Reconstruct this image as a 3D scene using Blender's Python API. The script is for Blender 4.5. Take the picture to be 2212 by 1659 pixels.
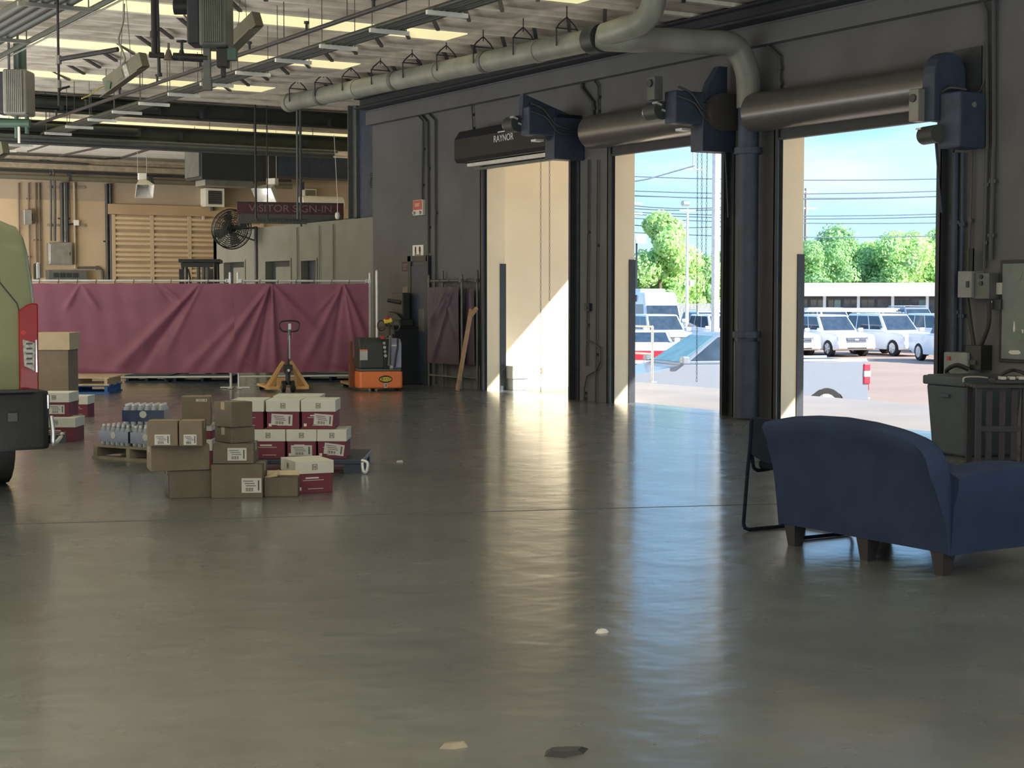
import bpy, math, random
from mathutils import Vector, Matrix, Euler
R = math.radians
PI = math.pi
rnd = random.Random(7)
for o in list(bpy.data.objects):
    bpy.data.objects.remove(o)
scene = bpy.context.scene
col = scene.collection

# ------------------------------------------------------------------ camera
# world: +Y runs along the dock wall (away), +X goes out through the dock doors
EYE = Vector((0, 0, 1.6))
FOC = 3500.0
PITCH = math.atan(192.5 / FOC)
HF = Vector((.5156, .8568, 0)).normalized()      # horizontal forward
HR = Vector((HF.y, -HF.x, 0))                    # right
YAW = -math.atan2(HF.x, HF.y)
cam_data = bpy.data.cameras.new('camera')
cam_data.sensor_fit = 'HORIZONTAL'
cam_data.sensor_width = 36
cam_data.lens = FOC / 2212 * 36
cam_data.clip_end = 2000
cam = bpy.data.objects.new('camera', cam_data)
cam.location = EYE
cam.rotation_euler = (PI / 2 - PITCH, 0, YAW)
col.objects.link(cam)
scene.camera = cam

# ------------------------------------------------------------------ world and sun
world = bpy.data.worlds.new('sky')
scene.world = world
world.use_nodes = True
wn = world.node_tree
wn.nodes.clear()
w_out = wn.nodes.new('ShaderNodeOutputWorld')
w_bg = wn.nodes.new('ShaderNodeBackground')
w_tc = wn.nodes.new('ShaderNodeTexCoord')
w_sep = wn.nodes.new('ShaderNodeSeparateXYZ')
w_ramp = wn.nodes.new('ShaderNodeValToRGB')
w_ramp.color_ramp.elements[0].position = 0.0
w_ramp.color_ramp.elements[0].color = (.50, .74, .92, 1)
w_ramp.color_ramp.elements[1].position = .75
w_ramp.color_ramp.elements[1].color = (.20, .42, .85, 1)
e = w_ramp.color_ramp.elements.new(.12)
e.color = (.29, .58, .95, 1)
w_noise = wn.nodes.new('ShaderNodeTexNoise')
w_noise.inputs['Scale'].default_value = 5
w_noise.inputs['Detail'].default_value = 6
w_map = wn.nodes.new('ShaderNodeMapping')
w_map.inputs['Scale'].default_value = (1, 1, 4)
w_cr = wn.nodes.new('ShaderNodeValToRGB')
w_cr.color_ramp.elements[0].position = .52
w_cr.color_ramp.elements[0].color = (0, 0, 0, 1)
w_cr.color_ramp.elements[1].position = .75
w_cr.color_ramp.elements[1].color = (.6, .6, .6, 1)
w_mix = wn.nodes.new('ShaderNodeMix')
w_mix.data_type = 'RGBA'
w_mix.inputs[7].default_value = (.72, .86, .95, 1)
wn.links.new(w_tc.outputs['Generated'], w_sep.inputs[0])
wn.links.new(w_sep.outputs[2], w_ramp.inputs[0])
wn.links.new(w_tc.outputs['Generated'], w_map.inputs[0])
wn.links.new(w_map.outputs[0], w_noise.inputs[0])
wn.links.new(w_noise.outputs[0], w_cr.inputs[0])
wn.links.new(w_cr.outputs[0], w_mix.inputs[0])
wn.links.new(w_ramp.outputs[0], w_mix.inputs[6])
wn.links.new(w_mix.outputs[2], w_bg.inputs[0])
wn.links.new(w_bg.outputs[0], w_out.inputs[0])
w_bg.inputs[1].default_value = 1.25

def sun_light(name, to_sun, strength, color, angle=.6):
    l = bpy.data.lights.new(name, 'SUN')
    l.energy = strength; l.color = color; l.angle = R(angle)
    o = bpy.data.objects.new(name, l)
    o.rotation_euler = Vector(to_sun).to_track_quat('Z', 'Y').to_euler()
    col.objects.link(o)
    return o
sun_light('sun', (1.0, -1.5, 1.0), 9.0, (1, .95, .86))

def area(name, loc, aim, sx, sy, power, color):
    l = bpy.data.lights.new(name, 'AREA')
    l.shape = 'RECTANGLE'; l.size = sx; l.size_y = sy
    l.energy = power; l.color = color
    o = bpy.data.objects.new(name, l)
    o.location = loc
    o.rotation_euler = (Vector(aim) - Vector(loc)).to_track_quat('-Z', 'Y').to_euler()
    col.objects.link(o)
    return o
# added unseen fill lamps at the far left and behind the camera, and the strip lights over the far bay
area('left_fill', (-9.5, 19, 1.8), (4, 21, 3.0), 16, 3.0, 230, (.94, .97, .95))
area('rear_fill', (0, -8, 1.8), (5, 20, 3.2), 16, 3.0, 380, (.93, .97, .97))
area('far_bay_light', (2, 36.0, 2.2), (6, 41, 3.4), 10, 1.6, 760, (1, .90, .76))
# added uplights at floor level, left and rear, hidden from camera, brighten the roof
b1_ = area('roof_fill_left', (-2.5, 24, .04), (-2.5, 24, 5), 11, 24, 2550, (.96, .97, .94))
b2_ = area('roof_fill_rear', (3, -3.5, .04), (3, -3.5, 5), 18, 9, 1850, (.94, .97, .97))
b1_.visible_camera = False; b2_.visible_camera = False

scene.view_settings.view_transform = 'Standard'
scene.view_settings.look = 'None'
scene.view_settings.gamma = 1
scene.view_settings.exposure = 0.36
scene.view_settings.use_curve_mapping = False
scene.cycles.use_denoising = True
scene.cycles.max_bounces = 8
scene.cycles.diffuse_bounces = 4
scene.cycles.glossy_bounces = 4
scene.cycles.transparent_max_bounces = 12
scene.cycles.sample_clamp_indirect = 6
scene.cycles.caustics_reflective = False
scene.cycles.caustics_refractive = False

# ------------------------------------------------------------------ photograph -> place
def ray(px, py):
    v = HR * (px - 1106) + (HF * math.cos(PITCH) - Vector((0, 0, math.sin(PITCH)))) * FOC \
        + (HF * math.sin(PITCH) + Vector((0, 0, math.cos(PITCH)))) * (829.5 - py)
    return v
def F(px, py, z=0.0):
    v = ray(px, py); return EYE + v * ((z - EYE.z) / v.z)
def WX(px, py, X=13.6):
    v = ray(px, py); return EYE + v * (X / v.x)
def WY(px, py, Y):
    v = ray(px, py); return EYE + v * (Y / v.y)
def D(px, py, t):
    v = ray(px, py); return EYE + v * (t / v.dot(HF))

# ------------------------------------------------------------------ materials
MATS = {}
def mat(name, c, rough=.6, metal=0.0, var=.12, scale=6.0, bump=0.0, bscale=None, spec=.5, trans=0, alpha=1, emit=None, coat=0, c2=None):
    m = bpy.data.materials.new(name); m.use_nodes = True
    nt = m.node_tree; b = nt.nodes['Principled BSDF']
    b.inputs['Roughness'].default_value = rough
    b.inputs['Metallic'].default_value = metal
    b.inputs['Specular IOR Level'].default_value = spec
    if trans: b.inputs['Transmission Weight'].default_value = trans
    if alpha < 1: b.inputs['Alpha'].default_value = alpha
    if coat: b.inputs['Coat Weight'].default_value = coat
    if emit:
        b.inputs['Emission Color'].default_value = (*emit[:3], 1); b.inputs['Emission Strength'].default_value = emit[3]
    tc = nt.nodes.new('ShaderNodeTexCoord')
    n = nt.nodes.new('ShaderNodeTexNoise'); n.inputs['Scale'].default_value = scale; n.inputs['Detail'].default_value = 5
    nt.links.new(tc.outputs['Object'], n.inputs['Vector'])
    r = nt.nodes.new('ShaderNodeValToRGB')
    lo = [max(0, x * (1 - var)) for x in (c2 or c)]; hi = [min(1, x * (1 + var)) for x in c]
    r.color_ramp.elements[0].position = .3; r.color_ramp.elements[0].color = (*lo, 1)
    r.color_ramp.elements[1].position = .7; r.color_ramp.elements[1].color = (*hi, 1)
    nt.links.new(n.outputs[0], r.inputs[0]); nt.links.new(r.outputs[0], b.inputs['Base Color'])
    if bump:
        bn = nt.nodes.new('ShaderNodeBump'); bn.inputs['Strength'].default_value = bump; bn.inputs['Distance'].default_value = .02
        n2 = nt.nodes.new('ShaderNodeTexNoise'); n2.inputs['Scale'].default_value = bscale or scale * 6; n2.inputs['Detail'].default_value = 4
        nt.links.new(tc.outputs['Object'], n2.inputs['Vector'])
        nt.links.new(n2.outputs[0], bn.inputs['Height']); nt.links.new(bn.outputs[0], b.inputs['Normal'])
    MATS[name] = m
    return m
M = MATS
# concrete floor, sealed and worn
def floor_mat():
    m = bpy.data.materials.new('sealed_concrete'); m.use_nodes = True
    nt = m.node_tree; b = nt.nodes['Principled BSDF']; L = nt.links.new
    b.inputs['Specular IOR Level'].default_value = 1.0
    b.inputs['Coat Weight'].default_value = .4; b.inputs['Coat Roughness'].default_value = .14
    tc = nt.nodes.new('ShaderNodeTexCoord')
    n1 = nt.nodes.new('ShaderNodeTexNoise'); n1.inputs['Scale'].default_value = .9; n1.inputs['Detail'].default_value = 7; n1.inputs['Roughness'].default_value = .6
    L(tc.outputs['Object'], n1.inputs[0])
    r1 = nt.nodes.new('ShaderNodeValToRGB')
    r1.color_ramp.elements[0].position = .3; r1.color_ramp.elements[0].color = (.098, .108, .110, 1)
    r1.color_ramp.elements[1].position = .72; r1.color_ramp.elements[1].color = (.155, .170, .172, 1)
    L(n1.outputs[0], r1.inputs[0])
    # dark scuffs
    n2 = nt.nodes.new('ShaderNodeTexNoise'); n2.inputs['Scale'].default_value = 3.1; n2.inputs['Detail'].default_value = 3
    mp = nt.nodes.new('ShaderNodeMapping'); mp.inputs['Scale'].default_value = (2.4, .8, 1); mp.inputs['Location'].default_value = (3, 8, 0)
    L(tc.outputs['Object'], mp.inputs[0]); L(mp.outputs[0], n2.inputs[0])
    r2 = nt.nodes.new('ShaderNodeValToRGB')
    r2.color_ramp.elements[0].position = .22; r2.color_ramp.elements[0].color = (.35, .33, .3, 1)
    r2.color_ramp.elements[1].position = .29; r2.color_ramp.elements[1].color = (1, 1, 1, 1)
    L(n2.outputs[0], r2.inputs[0])
    mx = nt.nodes.new('ShaderNodeMix'); mx.data_type = 'RGBA'; mx.blend_type = 'MULTIPLY'; mx.inputs[0].default_value = .55
    L(r1.outputs[0], mx.inputs[6]); L(r2.outputs[0], mx.inputs[7]); L(mx.outputs[2], b.inputs['Base Color'])
    # roughness
    n3 = nt.nodes.new('ShaderNodeTexNoise'); n3.inputs['Scale'].default_value = 1.7; n3.inputs['Detail'].default_value = 6
    L(tc.outputs['Object'], n3.inputs[0])
    mr = nt.nodes.new('ShaderNodeMapRange'); mr.inputs[3].default_value = .21; mr.inputs[4].default_value = .36
    L(n3.outputs[0], mr.inputs[0]); L(mr.outputs[0], b.inputs['Roughness'])
    # trowel undulation
    n4 = nt.nodes.new('ShaderNodeTexNoise'); n4.inputs['Scale'].default_value = 3.0; n4.inputs['Detail'].default_value = 2.2; n4.inputs['Roughness'].default_value = .55
    L(tc.outputs['Object'], n4.inputs[0])
    bp = nt.nodes.new('ShaderNodeBump'); bp.inputs['Strength'].default_value = .62; bp.inputs['Distance'].default_value = .022
    L(n4.outputs[0], bp.inputs['Height']); L(bp.outputs[0], b.inputs['Normal'])
    M['floor'] = m
floor_mat()
mat('joint', (.03, .03, .03), .9)
mat('wall_in', (.155, .158, .166), .85, spec=.2, var=.10, scale=1.3, bump=.25, bscale=18)
mat('wall_tan', (.55, .44, .31), .85, var=.10, scale=1.1, bump=.2, bscale=14)
mat('wall_out', (.97, .86, .63), .85, var=.05, scale=1.1, bump=.15, bscale=14)
mat('partition', (.235, .245, .22), .8, var=.08, scale=2)
mat('joist', (.88, .80, .70), .85, var=.10, scale=2.2, bump=.3, bscale=9, c2=(.50, .43, .36))
mat('rib_pale', (.86, .80, .70), .8)
mat('dark_olive', (.036, .042, .034), .55, var=.2)
mat('joist_cream', (.92, .86, .56), .7, var=.10, scale=1.4, c2=(.88, .78, .50))
mat('deck', (.50, .46, .41), .85)
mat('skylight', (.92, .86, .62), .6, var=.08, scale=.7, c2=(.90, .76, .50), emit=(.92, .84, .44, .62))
mat('dark_steel', (.030, .037, .046), .5, var=.2)
mat('flare_blue_steel', (.042, .060, .10), .55, var=.2)  # blue of the veiling flare is mixed into this steel colour
mat('grey_steel', (.13, .14, .14), .5, .2, var=.15)
mat('galv', (.55, .57, .57), .35, .8, var=.15)
mat('galv_pale', (.70, .73, .72), .4, .3, var=.1)
mat('pipe_grey', (.25, .26, .23), .5, .1, var=.2, scale=3)
mat('conduit', (.075, .08, .085), .5, .2)
mat('map_sheet', (.19, .225, .225), .6)
mat('box_grey', (.27, .295, .31), .5)
mat('conduit_tan', (.40, .34, .26), .6)
mat('tan_dark', (.40, .33, .255), .85, scale=1.2)
mat('conduit_brown', (.16, .12, .095), .6)
mat('bay_rib_lit', (.66, .53, .37), .6, var=.05)  # ribs paler than the panels: relief shading put into the colour
mat('bay_panel', (.46, .34, .22), .6, var=.07, scale=1.5)
mat('hood_beige', (.15, .145, .145), .30, .5, var=.06)
mat('hood_black', (.022, .024, .032), .45, spec=.25, var=.1)
mat('white_print', (.75, .76, .74), .6, var=.03)
mat('white_paint', (.82, .82, .80), .35, var=.03)
mat('off_white', (.74, .74, .68), .6, var=.06)
mat('card_brown', (.205, .165, .12), .85, var=.08, scale=9)
mat('card_dark', (.155, .13, .10), .85, var=.08, scale=9)
mat('card_tan', (.50, .40, .28), .85, var=.07, scale=9)
mat('card_inside', (.60, .50, .34), .85, var=.07)
mat('box_white', (.66, .67, .60), .8, var=.05)
mat('box_red', (.17, .035, .06), .75, var=.08)
mat('emblem', (.20, .12, .12), .8)
mat('label', (.58, .58, .55), .6, var=.06)
mat('label_ink', (.10, .10, .10), .8)
mat('tape', (.42, .33, .22), .35)
mat('navy_plastic', (.03, .045, .07), .5)
mat('wood_pale', (.58, .46, .31), .75, var=.15, scale=8)
mat('wood_grey', (.30, .26, .20), .8, var=.2, scale=8)
mat('wood_board', (.36, .24, .14), .7, var=.15, scale=8)
mat('pallet_blue', (.03, .14, .42), .6, var=.15)
mat('pallet_navy', (.04, .07, .12), .7, var=.2)
mat('jack_yellow', (.72, .44, .17), .45, var=.12)
mat('jack_orange', (.95, .25, .07), .38, var=.05, coat=.3)
mat('jack_rust', (.20, .075, .04), .6, var=.15)
mat('black_plastic', (.02, .022, .024), .45, var=.1)
mat('charcoal', (.05, .058, .055), .5, var=.1)
mat('lilac_grey', (.36, .38, .50), .4, var=.05)
mat('rubber', (.018, .018, .018), .8)
mat('red_paint', (.5, .03, .03), .35)
mat('yellow_paint', (.85, .65, .05), .4)
mat('green_paint', (.07, .13, .10), .5)
mat('heater', (.135, .145, .125), .45, .2, var=.12)
mat('heater_pale', (.27, .27, .25), .45, .2, var=.12)
mat('lamp_shell', (.16, .155, .115), .5, .2, var=.1)
mat('lamp_white', (.75, .74, .72), .4, var=.04)
mat('yellow_cable', (.75, .6, .15), .5)
mat('sofa', (.024, .040, .088), .8, spec=.2, var=.12, scale=5)
mat('chair_black', (.014, .020, .034), .9, spec=.1)
mat('bin_grey', (.07, .095, .125), .6, var=.08)
mat('wood_dark', (.028, .026, .032), .55, var=.2)
mat('door_navy', (.035, .05, .07), .5, var=.1)
mat('sign_maroon', (.10, .035, .045), .6)
mat('sign_grey', (.10, .11, .10), .6)
mat('sign_letter', (.22, .20, .19), .6)
mat('map_green', (.10, .17, .13), .5, var=.3, scale=3, c2=(.30, .36, .32))
mat('tail_red', (.30, .006, .010), .25, coat=.2)
mat('lens_clear', (.42, .42, .38), .15, var=.4, scale=30)
mat('van_paint', (.30, .33, .19), .28, var=.02, coat=.5)
mat('van_black', (.012, .015, .015), .65)
mat('chrome', (.75, .76, .78), .12, 1.0)
mat('water', (.36, .40, .45), .15, var=.3, scale=14, spec=.8)
mat('wrap_blue', (.03, .05, .12), .25, var=.3)
mat('asphalt', (.36, .255, .195), .9, var=.08, scale=.4, bump=.1, bscale=30)
mat('apron', (.36, .325, .30), .5, var=.10, scale=.8)
mat('car_white', (.85, .86, .88), .25, var=.01, coat=.5)
mat('car_silver', (.25, .29, .35), .3, .25, var=.02, coat=.5)
mat('glass_dark', (.035, .055, .08), .08, var=.3, scale=3, spec=.8)
mat('glass_teal', (.10, .27, .30), .10, var=.25, scale=3, spec=.8)
mat('car_red', (.75, .03, .06), .4)
mat('headlamp', (.72, .74, .72), .2, var=.3, scale=20)
mat('amber', (.8, .25, .04), .3)
mat('bark', (.16, .12, .08), .9)
mat('fence_grey', (.42, .42, .40), .7)
mat('pole_white', (.78, .76, .70), .5)
mat('pole_wood', (.33, .28, .25), .8)
mat('wire', (.20, .24, .28), .6)
mat('building_white', (.88, .88, .86), .6, var=.01)
mat('building_dark', (.10, .115, .15), .5)
mat('fixture_tube', (.86, .88, .84), .4, var=.02)
mat('lamp_on', (.9, .9, .86), .4, emit=(1, .97, .90, 2.2))

# cloth of the fence screens
def cloth_mat(name, c):
    m = mat(name, c, .55, var=.10, scale=3, bump=.35, bscale=2.2)
    return m
cloth_mat('screen_maroon', (.27, .09, .15))
cloth_mat('screen_dark', (.07, .05, .085))
# leaves
def leaf_mat(name, c, c2):
    m = mat(name, c, .6, var=.15, scale=.9, c2=c2)
    nt = m.node_tree; b = nt.nodes['Principled BSDF']
    tr = nt.nodes.new('ShaderNodeBsdfTranslucent'); tr.inputs[0].default_value = (c[0] * 1.3, c[1] * 1.3, c[2] * .9, 1)
    mx = nt.nodes.new('ShaderNodeMixShader'); mx.inputs[0].default_value = .35
    out = nt.nodes['Material Output']
    nt.links.new(b.outputs[0], mx.inputs[1]); nt.links.new(tr.outputs[0], mx.inputs[2]); nt.links.new(mx.outputs[0], out.inputs[0])
leaf_mat('leaf_a', (.66, .86, .44), (.26, .46, .22))
leaf_mat('leaf_b', (.42, .64, .32), (.15, .32, .16))

# ------------------------------------------------------------------ mesh building
class MB:
    def __init__(s): s.v = []; s.f = []
    def add(s, vs, fs):
        k = len(s.v); s.v += [tuple(v) for v in vs]; s.f += [tuple(i + k for i in f) for f in fs]; return s
    def box(s, c, d, rot=None):
        x, y, z = d[0] / 2, d[1] / 2, d[2] / 2; c = Vector(c)
        vs = [Vector((i * x, j * y, k * z)) for k in (-1, 1) for j in (-1, 1) for i in (-1, 1)]
        if rot is not None:
            m = Euler(rot).to_matrix() if not isinstance(rot, Matrix) else rot
            vs = [m @ v for v in vs]
        return s.add([v + c for v in vs], [(0, 2, 3, 1), (4, 5, 7, 6), (0, 1, 5, 4), (2, 6, 7, 3), (0, 4, 6, 2), (1, 3, 7, 5)])
    def box2(s, a, b):
        return s.box([(a[i] + b[i]) / 2 for i in range(3)], [abs(a[i] - b[i]) for i in range(3)])
    def bar(s, p, q, w, h=None, up=(0, 0, 1)):
        p, q = Vector(p), Vector(q); d = q - p; h = h or w
        u = d.normalized(); a = u.cross(Vector(up))
        if a.length < 1e-4: a = u.cross(Vector((0, 1, 0)))
        a.normalize(); b = a.cross(u)
        m = Matrix((u, a, b)).transposed()
        return s.box((p + q) / 2, (d.length, w, h), m)
    def cyl(s, p, q, r, n=12, r2=None, caps=True):
        p, q = Vector(p), Vector(q); u = (q - p).normalized(); r2 = r if r2 is None else r2
        a = u.cross(Vector((0, 0, 1)))
        if a.length < 1e-3: a = Vector((1, 0, 0))
        a.normalize(); b = u.cross(a)
        vs = []
        for c, rr in ((p, r), (q, r2)):
            for i in range(n):
                t = 2 * PI * i / n; vs.append(c + (a * math.cos(t) + b * math.sin(t)) * rr)
        fs = [(i, (i + 1) % n, n + (i + 1) % n, n + i) for i in range(n)]
        if caps: fs += [tuple(range(n - 1, -1, -1)), tuple(range(n, 2 * n))]
        return s.add(vs, fs)
    def tube(s, pts, r, n=8, closed=False):
        pts = [Vector(p) for p in pts]; m = len(pts); rings = []
        ref = None
        for i, p in enumerate(pts):
            if closed: d = pts[(i + 1) % m] - pts[i - 1]
            else: d = pts[min(i + 1, m - 1)] - pts[max(i - 1, 0)]
            d.normalize()
            if ref is None:
                ref = d.cross(Vector((0, 0, 1)))
                if ref.length < 1e-3: ref = Vector((1, 0, 0))
            ref = (ref - d * ref.dot(d)).normalized(); b = d.cross(ref)
            rr = r[i] if isinstance(r, (list, tuple)) else r
            rings.append([p + (ref * math.cos(2 * PI * k / n) + b * math.sin(2 * PI * k / n)) * rr for k in range(n)])
        vs = [v for g in rings for v in g]; fs = []
        for i in range(m if closed else m - 1):
            j = (i + 1) % m
            for k in range(n):
                fs.append((i * n + k, i * n + (k + 1) % n, j * n + (k + 1) % n, j * n + k))
        if not closed: fs += [tuple(range(n - 1, -1, -1)), tuple(range((m - 1) * n, m * n))]
        return s.add(vs, fs)
    def prism(s, poly, a, b, axis='y'):
        # poly: 2D list; extruded from a to b along axis; the other two axes in order
        def P(u, v, w):
            return {'x': (w, u, v), 'y': (u, w, v), 'z': (u, v, w)}[axis]
        n = len(poly)
        vs = [P(u, v, a) for u, v in poly] + [P(u, v, b) for u, v in poly]
        fs = [(i, (i + 1) % n, n + (i + 1) % n, n + i) for i in range(n)] + [tuple(range(n - 1, -1, -1)), tuple(range(n, 2 * n))]
        return s.add(vs, fs)
    def hexa(s, vs):   # 8 verts: bottom 4 ccw, top 4 ccw
        return s.add(vs, [(3, 2, 1, 0), (4, 5, 6, 7), (0, 1, 5, 4), (1, 2, 6, 5), (2, 3, 7, 6), (3, 0, 4, 7)])
    def plate(s, q, th):   # a quad with thickness along its normal
        q = [Vector(p) for p in q]; n = (q[1] - q[0]).cross(q[3] - q[0]).normalized() * th
        return s.hexa(q + [p + n for p in q])
    def build(s, name, m, parent=None, smooth=False, bevel=0, seg=2, loc=None, rotz=0, sub=0, angle=35):
        me = bpy.data.meshes.new(name); me.from_pydata(s.v, [], s.f)
        import bmesh as _b
        bm = _b.new(); bm.from_mesh(me); _b.ops.recalc_face_normals(bm, faces=bm.faces); bm.to_mesh(me); bm.free()
        for mm in (m if isinstance(m, (list, tuple)) else [m]): me.materials.append(M[mm])
        o = bpy.data.objects.new(name, me); col.objects.link(o)
        if smooth:
            for p in me.polygons: p.use_smooth = True
            try: me.set_sharp_from_angle(angle=R(angle))
            except Exception: pass
        if bevel:
            b = o.modifiers.new('bevel', 'BEVEL'); b.width = bevel; b.segments = seg; b.limit_method = 'ANGLE'; b.angle_limit = R(40)
        if sub:
            b = o.modifiers.new('sub', 'SUBSURF'); b.levels = sub; b.render_levels = sub
        if parent is not None: o.parent = parent
        if loc is not None: o.location = loc
        if rotz: o.rotation_euler = (0, 0, rotz)
        return o

def tag(o, label=None, cat=None, group=None, kind=None):
    if label: o['label'] = label
    if cat: o['category'] = cat
    if group: o['group'] = group
    if kind: o['kind'] = kind
    return o
def thing(name, label, cat, loc=(0, 0, 0), rotz=0, group=None):
    o = bpy.data.objects.new(name, None); o.empty_display_size = .1
    col.objects.link(o); o.location = loc; o.rotation_euler = (0, 0, rotz)
    return tag(o, label, cat, group)
def struct(o): return tag(o, kind='structure')
KIDS = {}
def dup(root, loc, rotz=None, label=None, group=None, scale=None):
    r = root.copy(); col.objects.link(r); r.location = loc
    if rotz is not None: r.rotation_euler = (0, 0, rotz)
    if scale: r.scale = scale
    if label: r['label'] = label
    if group: r['group'] = group
    for ch in list(root.children):
        c = ch.copy(); col.objects.link(c); c.parent = r
        for g in list(ch.children):
            d = g.copy(); col.objects.link(d); d.parent = c
    return r
def text(body, size, m, parent, loc, rot, name='lettering', extrude=.002, align='CENTER', sx=1.0):
    cu = bpy.data.curves.new(name, 'FONT'); cu.body = body; cu.size = size; cu.extrude = extrude; cu.align_x = align; cu.align_y = 'CENTER'
    t = bpy.data.objects.new('tmp_text', cu); col.objects.link(t)
    bpy.context.view_layer.update()
    me = bpy.data.meshes.new_from_object(t.evaluated_get(bpy.context.evaluated_depsgraph_get()))
    bpy.data.objects.remove(t)
    me.materials.clear(); me.materials.append(M[m])
    o = bpy.data.objects.new(name, me); col.objects.link(o); o.parent = parent; o.location = loc; o.rotation_euler = rot; o.scale = (sx, 1, 1)
    return o
def bezier(pts, n=6):
    # Catmull-Rom through the points
    pts = [Vector(p) for p in pts]; out = []
    P = [pts[0]] + pts + [pts[-1]]
    for i in range(1, len(P) - 2):
        for k in range(n):
            t = k / n; a, b, c, d = P[i - 1], P[i], P[i + 1], P[i + 2]
            out.append(.5 * ((2 * b) + (c - a) * t + (2 * a - 5 * b + 4 * c - d) * t * t + (3 * b - a - 3 * c + d) * t ** 3))
    out.append(pts[-1]); return out
# ================================================================== THE SETTING
XW = 13.6          # inner face of the dock wall
XO = 13.95         # outer face
YE = 27.7          # where the full-height dock wall ends
YB = 41.0          # back wall
ZD = 5.75          # roof deck
ZG = -1.30         # yard level
DOORS = []
for (pl, pr, zt) in ((1052, 1241, 3.71), (1328, 1571, 3.65), (1689, 2036, 3.58)):
    DOORS.append((WX(pr, 620).y, WX(pl, 620).y, zt))

# floor: slabs with sawn joints over a dark bed
def clip(poly, a, b, side):
    out = []
    f = lambda p: ((b[0] - a[0]) * (p[1] - a[1]) - (b[1] - a[1]) * (p[0] - a[0])) * side
    for i in range(len(poly)):
        p, q = poly[i], poly[(i + 1) % len(poly)]; fp, fq = f(p), f(q)
        if fp >= 0: out.append(p)
        if (fp > 0 > fq) or (fp < 0 < fq):
            t = fp / (fp - fq); out.append((p[0] + (q[0] - p[0]) * t, p[1] + (q[1] - p[1]) * t))
    return out
bed = struct(MB().box2((-10, -9, -.30), (XO + .05, YE, -.08)).box2((-10, YE, -.30), (19.4, YB + .2, -.08)).build('floor', 'joint'))
j1, j2 = F(0, 1133), F(1700, 1088)
jd = (j2 - j1).normalized(); jn = Vector((-jd.y, jd.x, 0)) * .018
A1, B1 = (j1 - jn).to_2d(), (j1 - jn + jd).to_2d()
A2, B2 = (j1 + jn).to_2d(), (j1 + jn + jd).to_2d()
MB().bar(j1 - jd * 14 + Vector((0, 0, -.02)), j1 + jd * 30 + Vector((0, 0, -.02)), .034, .02).build('joint_filler', 'joint', bed)
for xa, xb in ((-10, 11.69), (11.70, 13.36), (13.372, XW + .0)):
    for (A, B, s) in ((A1, B1, -1), (A2, B2, 1)):
        y1 = YB
        p = clip([(xa, -9), (xb, -9), (xb, y1), (xa, y1)], A, B, s)
        if len(p) > 2:
            MB().prism(p, -.08, 0, 'z').build('floor_slab', 'floor', bed)
MB().box2((XW, YE, -.08), (19.4, YB, 0)).build('floor_slab', 'floor', bed)
for (a, b, z) in DOORS:
    MB().box2((XW + .002, a, -.08), (XO + .05, b, 0)).build('floor_slab', 'floor', bed)

# dock wall with its three openings
w = MB()
ys = [-9] + [v for d in sorted(DOORS) for v in d[:2]] + [YE]
for i in range(0, len(ys), 2):
    w.box2((XW, ys[i], 0), (XO, ys[i + 1], ZD))
for (a, b, z) in DOORS:
    w.box2((XW, a, z + .12), (XO, b, ZD))
wr = struct(w.build('wall_right', ['wall_out', 'wall_in']))
for p in wr.data.polygons:
    if p.normal.x < -.5: p.material_index = 1
for (a, b, z) in DOORS:                       # steel edge guards on the outer corners
    MB().box2((XO - .10, b - .015, 0), (XO + .012, b + .012, 2.12)).build('corner_guard', 'dark_steel', wr)
    MB().box2((XO - .10, a - .012, 0), (XO + .012, a + .015, 2.12)).build('corner_guard', 'dark_steel', wr)
# shallow ledge of the roof beam along the wall
struct(MB().box2((XW - .14, -9, 4.78), (XW, YE, 5.02)).box2((XW - .10, -9, 5.02), (XW, YE, 5.3)).build('trim_1', 'wall_in'))
struct(MB().box2((13.22, -9, 5.06), (13.50, YE, 5.09)).box2((13.34, -9, 5.09), (13.37, YE, 5.26)).box2((13.22, -9, 5.24), (13.50, YE, 5.27)).build('trim_6', 'dark_steel'))
# low part of the wall: office front
pw = MB()
OD = [(WX(pl, 590).y, WX(pr, 590).y, zt) for pl, pr, zt in ((529, 485, 2.34), (628, 575, 2.32), (684, 652, 2.30))]
OD = [(min(a, b), max(a, b), z) for a, b, z in OD]
YP = WX(461, 520).y
ys = [YE] + [v for d in sorted(OD) for v in d[:2]] + [YP]
for i in range(0, len(ys), 2):
    pw.box2((XW, ys[i], 0), (XW + .2, ys[i + 1], 3.07))
for (a, b, z) in OD: pw.box2((XW, a, z), (XW + .2, b, 3.07))
struct(pw.build('wall_partition', 'partition'))
struct(MB().box2((XW + .2, YE, 3.0), (16.2, YP, 3.07)).box2((XW, YP - .2, 0), (16.2, YP, 3.0)).build('ceiling_office', 'partition'))
struct(MB().box2((14.9, YE, 0), (15.1, YP - .2, 3.0)).build('wall_office', 'partition'))
# recessed pale doors and a dark doorway
for k, (a, b, z) in enumerate(OD):
    o = struct(MB().box2((XW + .14, a, 0), (XW + .2, b, z)).build('door_%d' % (k + 5), 'door_navy' if k == 2 else 'dark_steel'))
    if k < 2: MB().box2((XW + .10, a + .03, 0), (XW + .14, b - .30, z - .12)).build('door_leaf', 'partition', o)
    fr = MB().box2((XW - .02, a - .05, 0), (XW, a, z + .05)).box2((XW - .02, b, 0), (XW, b + .05, z + .05)).box2((XW - .02, a, z), (XW, b, z + .05))
    fr.build('frame', 'partition', o)
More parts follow.
